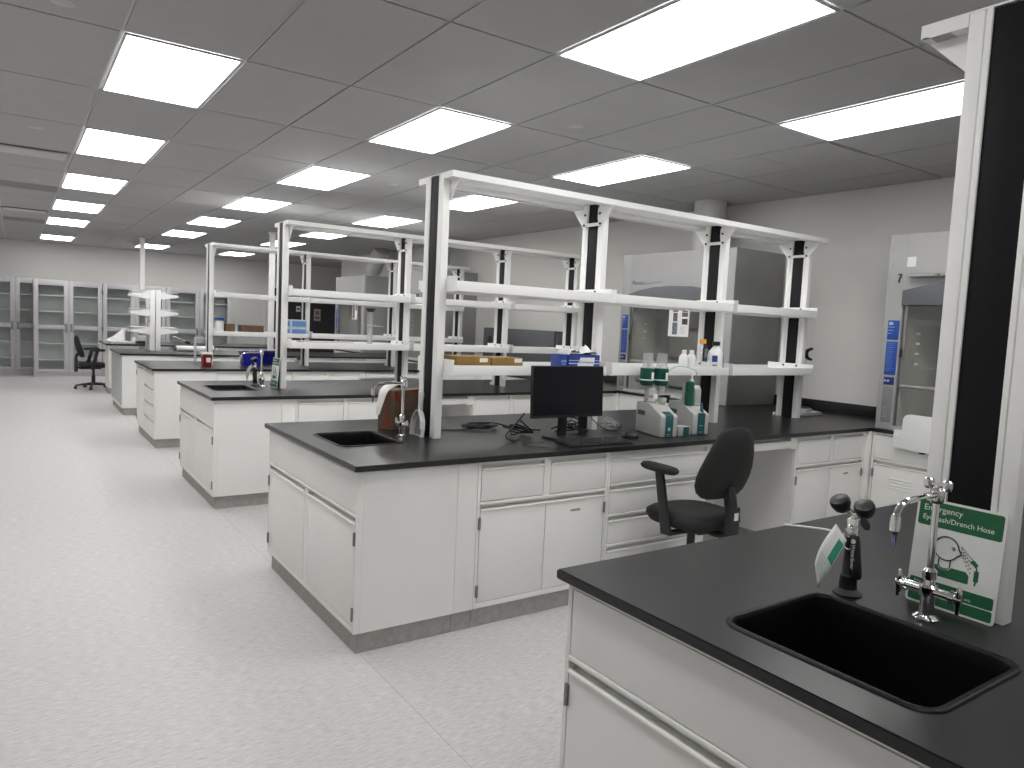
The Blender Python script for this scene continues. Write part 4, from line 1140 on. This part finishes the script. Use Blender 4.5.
m = MB(); m.box(.0002, -.02, -.025, .03, .02, .025, .004); m.cyl((.03, 0, 0), (.165, -.02, .01), .009, n=10); m.cyl((.14, -.02, .008), (.175, -.02, .008), .018, n=10); m.build('clamp_body', BPLAS, t)
for z0, sx in ((.05, 1), (-.045, 1)):
    m = MB(); m.tube([(.165, -.02, .01), (.185, -.025, z0*.7), (.235, -.03, z0)], [.017, .015, .012], 8, 3); m.build('jaw', BPLAS, t)
m = MB(); m.cyl((.10, -.01, .0), (.10, -.05, .0), .014, n=10); m.build('thumb_screw', BPLAS, t)
t = thing('small_balance', 'low white device on the worktop right of the wall-end upright', 'lab instrument', (5.24, 3.0, ZT), .1)
m = MB(); m.prism([(-.13, .0006), (.17, .0006), (.17, .02), (.12, .032), (-.13, .032)], 'y', -.07, .07, .003); m.build('base', INSTR, t)
m = MB(); m.box(-.08, -.05, .0325, .02, .05, .062, .005); m.build('pan', VENTD, t); m = MB(); m.box(-.07, -.04, .0625, .0, .03, .075, .004); m.build('weight', BPLAS, t)

# notice with photographs on the hood sash
rnd = random.Random(12)
pr = []
t = thing('photo_notice', 'white sheet with small photographs taped to the fume hood sash', 'notice', (5.0645, 4.415, 1.556), -PI/2)
MB().box(-.14, -.0012, 0, .14, -.0002, .30).build('sheet', PAPER, t)
phs = [mat('photo_dark', (.05, .045, .05), .6, noise=.6, nscale=60), mat('photo_brown', (.13, .10, .10), .6, noise=.6, nscale=50), mat('photo_slate', (.15, .17, .20), .6, noise=.6, nscale=45)]
for (xa, za, xb, zb, k) in ((-.085, .255, -.015, .285, 0), (-.08, .155, -.02, .245, 1), (-.085, .02, -.015, .145, 2), (.045, .255, .12, .285, 0), (.04, .205, .12, .25, 1), (.045, .125, .12, .185, 0)):
    MB().box(xa, -.0018, za, xb, -.0013, zb).build('photo', phs[k], t)
m = MB()
for k in range(8): m.box(.025, -.0018, .035+k*.010, .025+.08*rnd.uniform(.6, 1), -.0013, .0375+k*.010)
m.build('text_lines', VENTD, t)
notice('black and white notice on the sash of the farthest fume hood', (5.0645, 13.10, 1.56), -PI/2, .26, .31, PAPER, [(-.11, .02, .0, .29, INK), (.03, .18, .11, .29, INK)])
notice('small white note on the fascia of the fume hood behind the tall post', (5.0400, 10.23, 2.12), -PI/2, .10, .15)
t = thing('mounted_display', 'dark grey display on the hood behind the tall monitor-bench post', 'display', (5.0395, 10.26, 1.90), -PI/2)
MB().box(-.16, -.06, 0, .16, -.0285, .17, .004).build('case', VENTD, t); MB().box(-.14, -.0615, .02, .14, -.0605, .15).build('screen', EQUIP, t)
notice('square white note on the fascia of the fume hood at the right edge', (5.0400, 2.07, 2.18), -PI/2, .072, .075)

# items on the nearest hood
t = thing('access_panel', 'pale raised access panel on the fascia of the fume hood at the right edge', 'panel', (5.0405, 1.62, 2.095), -PI/2)
m = MB(); m.prism(rrect(-.40, .03, .42, .28, .04), 'y', -.040, -.0006, M=None); m.build('plate', HOODW, t)
m = MB(); m.prism([(-.075, .006), (-.0006, .0), (-.0006, .029), (-.040, .029)], 'x', -.44, .42); m.build('lip', HOODW, t)
m = MB(); m.cyl((-.22, -.085, .012), (-.22, -.06, .012), .012, n=12); m.build('lock', HINGE, t)
t = thing('hook', 'small black hook on the fascia of the fume hood at the right edge', 'hook', (5.0400, 2.155, 2.06), -PI/2)
m = MB(); m.tube([(0, -.006, 0), (.006, -.012, .03), (.02, -.014, .055), (.012, -.014, .065), (-.004, -.012, .06)], .005, 8, 3); m.build('hook_wire', BPLAS, t)
t = thing('hanging_cover', 'white rounded plastic cover hooked in front of the hood sill', 'cover', (4.968, 2.058, .785), -PI/2)
m = MB(); m.prism([(.0, .01), (.20, .0), (.42, .005), (.42, .27), (.11, .275), (.075, .262), (.062, .235), (.06, .15), (.0, .147)], 'y', .0, .022, .004); m.build('plate', SIGNW, t)
m = MB(); m.box(.005, -.006, .10, .055, -.0005, .118, .002); m.build('catch', WHITE2, t)
m = MB(); m.box(.2, .004, -.012, .24, .016, -.0005, .002); m.build('clip', BPLAS, t)

# next bench past the monitor: papers and a glass column on the lower shelf
YCB, YCC = B0+.710, C0+.715
t = thing('paper_stack', 'flat pinkish stack of papers on the lower shelf past the monitor bench', 'papers', (1.80, YCB-.09, ZL), .02)
m = MB()
for k in range(5): m.box(-.24, -.10, k*.008, .24, .10, k*.008+.0065, M=Matrix.Translation((.01*math.sin(k*2.1), .008*math.cos(k*3), 0)))
m.build('sheets', mat('pinkish_paper', (.55, .47, .45), .7, noise=.06), t)
t = thing('glass_column', 'clear glass column with black funnel top and a clamp on a shelf', 'glass column', (2.29, YCB, ZL))
m = MB(); m.lathe([(0, .0005), (.055, .0005), (.055, .012), (.03, .02), (.026, .03), (.026, .24), (.030, .25), (.030, .34), (.0, .34)]); m.build('tube', milky_mat('frosted_glass', (.6, .61, .61), .5), t)
MB().lathe([(0, .3405), (.032, .3405), (.045, .365), (.052, .375), (.0, .375)]).build('funnel_top', BPLAS, t)
m = MB(); m.box(-.034, -.034, .196, .034, -.0275, .214, .002); m.cyl((.02, -.034, .205), (.12, -.045, .20), .006, n=8); m.cyl((-.04, -.034, .205), (-.03, -.034, .205), .012, n=10); m.cyl((.03, -.04, .205), (.04, -.04, .205), .012, n=10); m.build('clamp', STEEL, t)

# blue-bin bench: shelf items
t = bottle('white bottle with a blue cap on the lower shelf of the blue-bin bench', 1.514, YCC-.07, ZL, .20, .060, CAPB, PLW, .5, .95, .74)
carton('carton', 'short brown cardboard box next to the blue-capped bottle', 'box', (1.636, YCC-.07, ZL), 0, .11, .14, .125, CARDD)
t = carton('carton', 'long brown cardboard box with a dark end, on the lower shelf', 'box', (1.905, YCC-.07, ZL), 0, .28, .16, .115, CARDD)
MB().box(-.1455, -.078, .003, -.1405, .078, .112).build('dark_end', BPLAS, t)
for k in range(2):
    t = carton('glove_box', 'pale blue box, %s one of two stacked on the lower shelf' % ('lower', 'upper')[k], 'box', (2.49, YCC-.06, ZL+k*.1075), 0, .215, .24, .106, LPALE, 'pale blue stacked boxes')
    MB().box(-.09, -.1213, .018, .095, -.1202, .09).build('front_print', LBLUE, t)
    m = MB(); m.box(-.1088, -.08, .02, -.1077, .06, .085); m.build('side_print', LBLUE, t)

def storage_bin(label, x, y, rz, w_, d_, h_):
    t = thing('storage_bin', label, 'bin', (x, y, ZT), rz, 'blue plastic bins')
    m = MB(); i = .006
    def ring(z, s, ins): return [(-w_/2*s+ins, -d_/2*s+ins, z), (w_/2*s-ins, -d_/2*s+ins, z), (w_/2*s-ins, d_/2*s-ins, z), (-w_/2*s+ins, d_/2*s-ins, z)]
    rings = [ring(.001, .84, 0), ring(h_-.03, .97, 0), ring(h_-.03, 1.02, 0), ring(h_, 1.03, 0), ring(h_, 1.0, i), ring(.008, .84, i)]
    R = [[m.bm.verts.new(p) for p in r] for r in rings]
    for A, B in zip(R, R[1:]):
        for k in range(4): m.bm.faces.new((A[k], A[(k+1) % 4], B[(k+1) % 4], B[k]))
    m.bm.faces.new(R[0][::-1]); m.bm.faces.new(R[-1])
    m.build('tub', BINB, t, 30)
    q = MB(); q.box(-.055, -d_/2*1.03-.012, h_-.028, .055, -d_/2*1.03+.002, h_-.006, .003); q.build('handle_lip', BINB, t)
storage_bin('royal blue plastic bin, left of two, behind the chrome faucet', 1.915, 8.82, 0, .25, .20, .18)
storage_bin('royal blue plastic bin, right of two, partly hidden by an upright', 2.25, 9.22, 0, .28, .24, .17)
t = thing('sharps_container', 'red sharps container with a clear lid and pale label', 'sharps container', (1.325, 8.58, ZT))
m = MB(); m.lathe([(0, .0006), (.062, .0006), (.066, .006), (.080, .150), (.0, .150)], n=4, M=Matrix.Rotation(PI/4, 4, 'Z')); m.build('body', REDP, t, 30)
MB().lathe([(0, .1505), (.088, .1505), (.09, .158), (.08, .175), (.0, .178)], n=4, M=Matrix.Rotation(PI/4, 4, 'Z')).build('lid', PLW, t)
MB().box(-.012, -.0610, .05, .036, -.0590, .115, M=Matrix.Rotation(-.068, 4, 'X')).build('label', PAPER, t)
t = thing('wire_stand', 'thin clear frame stand behind the red sharps container', 'stand', (1.42, 9.30, ZT))
m = MB()
for xx in (-.085, .085): m.box(xx-.005, -.06, .0006, xx+.005, .06, .32, .002)
m.box(-.0795, -.06, .31, .0795, .06, .32, .002); m.box(-.0795, -.06, .15, .0795, .06, .158, .002)
m.build('frame', mat('pale_acrylic_frame', (.50, .52, .53), .3, noise=.05), t)
t = thing('tape_dispenser', 'small white dispenser on the blue-bin bench right of an upright', 'dispenser', (2.74, 9.45, ZT))
MB().prism([(-.05, .0006), (.06, .0006), (.06, .03), (.02, .055), (-.05, .06)], 'y', -.03, .03, .004).build('body', PLW, t)
MB().cyl((.0, -.031, .06), (.0, .031, .06), .022, n=14).build('tape_roll', CARD, t)

# dark grey equipment on the counter against the right wall
t = thing('bench_equipment', 'wide dark grey equipment cabinet on the counter by the right wall', 'equipment', (5.42, 7.56, ZT))
MB().box(0, -.60, .0008, .30, .60, .625, .008).build('case', EQUIP, t); MB().box(.02, -.66, .0008, .28, -.601, .585, .006).build('side_box', EQUIP, t)
m = MB(); m.box(-.004, -.56, .05, -.0005, .56, .58, .002); m.build('front_panel', EQUIP, t)
t = thing('bench_equipment', 'narrow dark grey equipment unit at the end of the blue-bin bench', 'equipment', (5.42, 8.56, ZT))
MB().box(0, -.20, .0008, .30, .20, .625, .008).build('case', EQUIP, t); MB().box(-.012, -.03, .35, -.0005, .06, .5, .003).build('control_panel', BPLAS, t)

# exhaust ducts
def duct(label, x, y, z0, x1, y1, r):
    t = thing('exhaust_duct', label, 'duct', (x, y, z0), 0, 'white exhaust ducts over the fume hoods')
    h_ = H-z0
    m = MB(); m.tube([(0, 0, .02), (x1-x, y1-y, h_-.002)], r, 28); m.build('pipe', DUCT, t, 50)
    MB().lathe([(r*.6, 2.4316-z0), (r+.03, 2.4316-z0), (r+.03, 2.4416-z0), (r*.6, 2.4416-z0)], n=28).build('flange', DUCT, t)
duct('white round exhaust duct over the hood with the photo notice', 5.45, 4.43, 2.4315, 5.45, 4.43, .165)
duct('white round exhaust duct over the hood behind the tall post', 5.45, 10.3, 2.4315, 5.45, 10.3, .165)
duct('white slanted exhaust duct over the farthest hood', 5.45, 13.15, 2.56, 5.45, 12.75, .165)

# ------------------------------------------------------------------ foreground: faucet, eyewash, sign
faucet('chrome lab faucet in front of the large green and white sign', (1.244, .010, ZT), 0)
faucet('chrome lab faucet in front of the cardboard box on the monitor bench', (1.251, 2.985, ZT), 0)
faucet('chrome lab faucet in front of the blue bins', (1.283, B0+.845, ZT), 0)

def eyewash(label, loc, rz, branded, tagm, side=1):
    t = thing('eyewash_unit', label, 'eyewash', loc, rz, 'drench hose eyewash units')
    MB().lathe([(0, .0005), (.036, .0005), (.037, .004), (.030, .010), (.0235, .016), (.0215, .05), (.0225, .052), (.0195, .056), (.0165, .12), (.0165, .155), (0, .155)]).build('base_sleeve', BPLAS, t)
    m = MB(); m.lathe([(0, .155), (.0135, .155), (.0145, .162), (.0145, .185), (.010, .192), (.0, .192)]); m.box(-.010, -.012, .165, .012, .012, .207, .003); m.cyl((-.02, 0, .175), (.006, 0, .175), .009, n=12); m.build('valve_body', CHROME, t)
    m = MB(); m.tube([(-.010, -.030, .055), (-.016, -.030, .07), (-.018, -.026, .10), (-.018, -.022, .14), (-.014, -.018, .165)], [.010, .013, .014, .0125, .009], 12, 3); g_ = m.build('squeeze_handle', BPLAS, t)
    if branded:
        lettering('WaterSaver', .0135, mat('pale_print', (.55, .55, .55), .5), g_, Matrix.Translation((-.0335, -.0252, .146)) @ Matrix.Rotation(-PI/2, 4, 'Z') @ face_mx() @ Matrix.Rotation(-PI/2, 4, 'Z'))
        rr = MB(); rr.lathe([(.0042, 0), (.0062, 0), (.0062, .0012), (.0042, .0012)], n=18, M=Matrix.Translation((-.0325, -.0235, .154)) @ Matrix.Rotation(-PI/2, 4, 'Y')); rr.build('emblem', MATS['pale_print'], g_)
    m = MB(); m.tube([(-.012, -.018, .160), (-.022, -.020, .150), (-.024, -.014, .130), (-.022, .004, .128), (-.020, .012, .15), (-.012, .014, .165)], .0022, 6, 3); m.build('wire_bail', STEEL, t)
    m = MB(); m.tube([(0, 0, .20), (0, 0, .218), (0, .022, .226), (0, .038, .232)], .008, 10, 3); m.tube([(0, 0, .218), (0, -.022, .224), (0, -.040, .232)], .008, 10, 3); y_ = m.build('yoke', CHROME, t)
    for sgn in (-1, 1):
        M_ = Matrix.Translation((-.002, sgn*.032, .228)) @ Matrix.Rotation(-sgn*.12, 4, 'X') @ Matrix.Rotation(-.55, 4, 'Y')
        hd = MB(); hd.lathe([(0, -.012), (.012, -.010), (.020, -.002), (.0255, .012), (.0265, .022), (.024, .030), (.016, .034), (0, .035)], M=M_, n=24); hd.build('spray_head', BPLAS, t)
    m = MB(); m.lathe([(0, -.002), (.0165, -.002), (.0175, 0), (.0165, .002), (0, .002)], M=Matrix.Translation((-.022, -.045, .205)) @ Matrix.Rotation(PI/2-.3, 4, 'Y') @ Matrix.Rotation(.35, 4, 'X'), n=24)
    m.tube([(-.010, -.036, .232), (-.018, -.042, .228), (-.022, -.045, .218)], .002, 6); m.build('dust_cap', BPLAS, t)
    # inspection tag: curved card
    q = bmesh.new(); G_ = []
    tw = MB(); gg = MB()
    def P(u, v):   # u across 0..1, v down 0..1
        A_, B_, C_, D_ = (V((-.030, .030, .188)), V((-.034, -.006, .152)), V((-.050, .055, .004)), V((-.056, .066, .072))) if side > 0 else (V((-.030, .012, .200)), V((-.034, -.020, .170)), V((-.060, .050, .010)), V((-.066, .080, .095)))
        p = (A_*(1-u)+B_*u)*(1-v) + (D_*(1-u)+C_*u)*v
        return p + V((-.012, .004, -.004))*math.sin(PI*v) + V((0, -.012, .006))*math.sin(PI*v)*u
    N = 12
    grid = [[tw.bm.verts.new(P(i/4, j/N)) for i in range(5)] for j in range(N+1)]
    for j in range(N):
        for i in range(4): tw.bm.faces.new((grid[j][i], grid[j][i+1], grid[j+1][i+1], grid[j+1][i]))
    tg = tw.build('inspection_tag', tagm, t, 60)
    md = tg.modifiers.new('thick', 'SOLIDIFY'); md.thickness = .0008; md.offset = 0
    def strip(v0, v1, u0, u1, mm, nm):
        b_ = MB(); K = 6
        for side_ in (-1, 1):
            rows = [[b_.bm.verts.new(P(u, v0+(v1-v0)*j/K)+V((-1, -.6, -.2)).normalized()*.0012*side_) for u in (u0, u1)] for j in range(K+1)]
            for j in range(K): b_.bm.faces.new((rows[j][0], rows[j][1], rows[j+1][1], rows[j+1][0]))
        b_.build(nm, mm, tg)
    if tagm is TAGM:
        strip(.10, .52, .58, .95, TAGG, 'green_print')
        for k in range(6): strip(.56+.06*k, .578+.06*k, .14, .85, mat('tag_pale_green', (.42, .58, .50), .6, noise=.2), 'text_line')
    m = MB(); m.tube([(-.024, .020, .165), (-.028, .06, .164), (-.030, .12, .156), (-.030, .185, .146)] if side > 0 else [(-.01, 0, .168), (-.026, .018, .166)], .0030, 6, 3); m.build('tag_tie', PLW, t)
    return t
eyewash('black and chrome eyewash hose with a white and green tag, on the foreground bench', (1.228, .207, ZT), 0, True, TAGM)
eyewash('black eyewash hose with a tan tag on the next bench past the monitor', (1.262, B0+.985, ZT), 0, False, TAGB, -1)

def eye_sign(label, loc, lean, rz):
    t = thing('safety_sign', label, 'sign', loc, 0, 'green emergency eyewash signs')
    t.rotation_euler = (-lean, 0, rz)
    W, Hh = .212, .276; th = .003
    MB().prism(rrect(-W/2, 0, W/2, Hh, .008), 'y', 0, th).build('plate', SIGNW, t)
    def fl(poly, m_, nm, d=.0006, y0=-.0001): return MB().prism(poly, 'y', y0-d, y0).build(nm, m_, t)
    e = .006
    hd = fl(rrect(-W/2+e, Hh-.070, W/2-e, Hh-e+.0, .006), GREEN, 'green_header')
    LT = mat('sign_lettering', (.78, .80, .77), .5)
    lettering('Emergency', .0215, LT, t, Matrix.Translation((-W/2+.017, -.0008, Hh-.024)) @ face_mx())
    lettering('Eyewash/Drench Hose', .0185, LT, t, Matrix.Translation((-W/2+.017, -.0008, Hh-.049)) @ face_mx())
    f1 = fl(rrect(-W/2+e, .036, W/2-e, .066, .005), GREEN, 'green_footer')
    f2 = fl(rrect(-W/2+e, .006, W/2-e, .033, .005), GREEN, 'green_footer')
    lettering('Keep Area Clear', .0088, LT, t, Matrix.Translation((-W/2+.017, -.0008, .0575)) @ face_mx())
    lettering('Test All Emergency Equipment Weekly', .0088, LT, t, Matrix.Translation((-W/2+.017, -.0008, .0445)) @ face_mx())
    MB().cyl((0, -.0007, Hh-.012), (0, -.0012, Hh-.012), .0028, n=12).build('mounting_hole', BOLT, t)
    # pictogram: head outline, neck and shoulders, spray, hose head
    gd = mat('pictogram_dark_green', (.01, .05, .03), .5)
    cx, cz, R = -.021, .158, .030
    ring = MB(); N = 40
    outl = []
    for i in range(N):
        a = 2*PI*i/N
        r = R
        if abs(a) < .30 or a > 2*PI-.0: pass
        x, z = cx+r*math.cos(a), cz+r*math.sin(a)
        d = abs(((a+.20+PI) % (2*PI))-PI)
        if d < .26: x += .008*(1-d/.26)
        outl.append((x, z))
    ring.tube([(x, -.0011, z) for x, z in outl+[outl[0]]], .0016, 6); ring.build('head_outline', gd, t)
    fl([(-.062, .083), (.038, .083), (.038, .104), (.030, .112), (-.004, .112), (-.010, .104), (-.022, .102), (-.034, .104), (-.040, .112), (-.056, .112), (-.062, .106)], GREEN, 'shoulders')
    nk = MB(); nk.tube([(-.036, -.0011, .131), (-.036, -.0011, .112), (-.030, -.0011, .106), (-.014, -.0011, .106), (-.008, -.0011, .112), (-.008, -.0011, .131)], .0014, 6); nk.build('neck_outline', gd, t)
    ey = MB(); ey.tube([(cx+.012, -.0009, cz+.004), (cx+.017, -.0009, cz+.007), (cx+.021, -.0009, cz+.003)], .0010, 6); ey.tube([(cx+.015, -.0009, cz-.001), (cx+.018, -.0009, cz+.003), (cx+.020, -.0009, cz-.001)], .0010, 6); ey.build('eye_mark', gd, t)
    dots = MB()
    for k in range(6):
        for q in range(4):
            x = .014+.0050*k; z = .166-.0062*k - .0062*q+ .006 + (.0012*k)*(1.5-q)
            dots.cyl((x, -.0010, z), (x+.0020, -.0010, z-.0022), .0012, n=6)
    dots.build('spray_dots', gd, t)
    Mx = Matrix.Translation((.047, 0, .137)) @ Matrix.Rotation(.75, 4, 'Y')
    hs = MB(); hs.prism([(-.010, -.004), (.010, -.004), (.008, .006), (-.008, .006)], 'y', -.0009, -.0001, M=Mx)
    hs.tube([(.050, -.0006, .133), (.054, -.0006, .126), (.0545, -.0006, .120)], .0018, 6)
    hs.prism([(.049, .094), (.060, .094), (.060, .121), (.049, .121)], 'y', -.0009, -.0001); hs.tube([(.0545, -.0006, .094), (.0535, -.0006, .084)], .0020, 6)
    hs.build('hose_symbol', GREEN, t)
    return t
eye_sign('large green and white emergency eyewash sign leaning on the foreground upright', (1.339, .004, ZT+.0012), .095, -PI/2)
eye_sign('small-looking green and white sign leaning on the upright past the monitor bench', (1.361, B0+.735, ZT+.0012), .095, -PI/2)

# ------------------------------------------------------------------ monitor bench, aisle end: box with bag, dustpan
ang = math.atan2(.121, .253)
t = thing('cardboard_box', 'brown cardboard box with red print behind the faucet on the monitor bench', 'box', (1.285, 3.172, ZT), ang)
MB().box(0, .0, .0008, .27, .125, .242, .003).build('body', CARD, t)
m = MB(); m.prism([(.0, .242), (.035, .242), (.085, .15), (.10, .08), (.085, .02), (.05, .04), (.07, .10), (.055, .16), (.0, .215)], 'y', -.0013, -.0003); m.prism([(.15, .242), (.27, .242), (.27, .225), (.15, .235)], 'y', -.0013, -.0003); m.build('red_print', RED, t)
m = MB()
for yy, za, zb in ((.02, .195, .20), (.10, .195, .2), (.06, .06, .17)): m.box(-.0013, yy-.004, za-.0, -.0003, yy+.004, zb)
m.box(-.0013, .02, .190, -.0003, .10, .194); m.box(-.0013, .03, .03, -.0003, .085, .055); m.build('side_print', RED, t)
m = MB(); m.box(.0, .0005, .2425, .27, .06, .245); m.build('flap', CARD, t)
# crumpled white bag hanging over the left edge of the box
t = thing('plastic_bag', 'white crumpled plastic bag hanging over the cardboard box', 'bag', (1.285, 3.172, ZT), ang)
q = MB(); rnd = random.Random(8); rows = []
path = [(.12, .05, .275), (.09, .05, .298), (.05, .055, .302), (.005, .06, .288), (-.028, .065, .245), (-.040, .07, .195), (-.050, .075, .145), (-.060, .08, .10)]
for k, p in enumerate(path):
    hw = [.03, .05, .055, .05, .04, .032, .026, .018][k]
    rows.append([q.bm.verts.new((p[0]+.006*rnd.uniform(-1, 1), p[1]+hw*(i/6-.5)*1.6, p[2]-(.022*abs(i-3)/3 if k < 4 else 0)+.006*rnd.uniform(-1, 1)+(.006 if k < 3 else 0))) for i in range(7)])
for A, B in zip(rows, rows[1:]):
    for i in range(6): q.bm.faces.new((A[i], A[i+1], B[i+1], B[i]))
o = q.build('film', CLOTHW, t, 80); md = o.modifiers.new('thick', 'SOLIDIFY'); md.thickness = .004; md2 = o.modifiers.new('smooth', 'SUBSURF'); md2.levels = md2.render_levels = 2

t = thing('dustpan', 'pale grey dustpan standing upright against the monitor-bench post', 'dustpan', (1.334, 2.962, ZT), -PI/2)
t.rotation_euler = (-.09, 0, -PI/2)
m = MB()
outl = [(-.062, .002), (.062, .002), (.066, .05), (.060, .095), (.040, .130), (.014, .155), (-.014, .155), (-.040, .130), (-.060, .095), (-.066, .05)]
m.prism(outl, 'y', .012, .016)
for i in range(1, len(outl)):
    a, b = outl[i], outl[(i+1) % len(outl)]
    if i == len(outl)-1: b = outl[0]
    if a[1] < .01 and b[1] < .01: continue
    dx, dz = b[0]-a[0], b[1]-a[1]; L_ = math.hypot(dx, dz); nx, nz = -dz/L_*.004, dx/L_*.004
    m.prism([a, b, (b[0]+nx, b[1]+nz), (a[0]+nx, a[1]+nz)], 'y', -.016 if a[1] > .04 else -.006, .0119)
m.build('pan', DUSTP, t, 50)
MB().prism([(-.048, .012), (.048, .012), (.05, .05), (.044, .09), (.02, .125), (-.02, .125), (-.044, .09), (-.05, .05)], 'y', .0105, .0118).build('rubber_insert', mat('dustpan_grey', (.16, .17, .17), .6, noise=.1), t)
m = MB(); m.tube([(0, .004, .150), (0, .004, .19), (0, .006, .245), (0, .004, .262)], [.011, .013, .015, .011], 10, 3); m.build('handle', DUSTP, t)
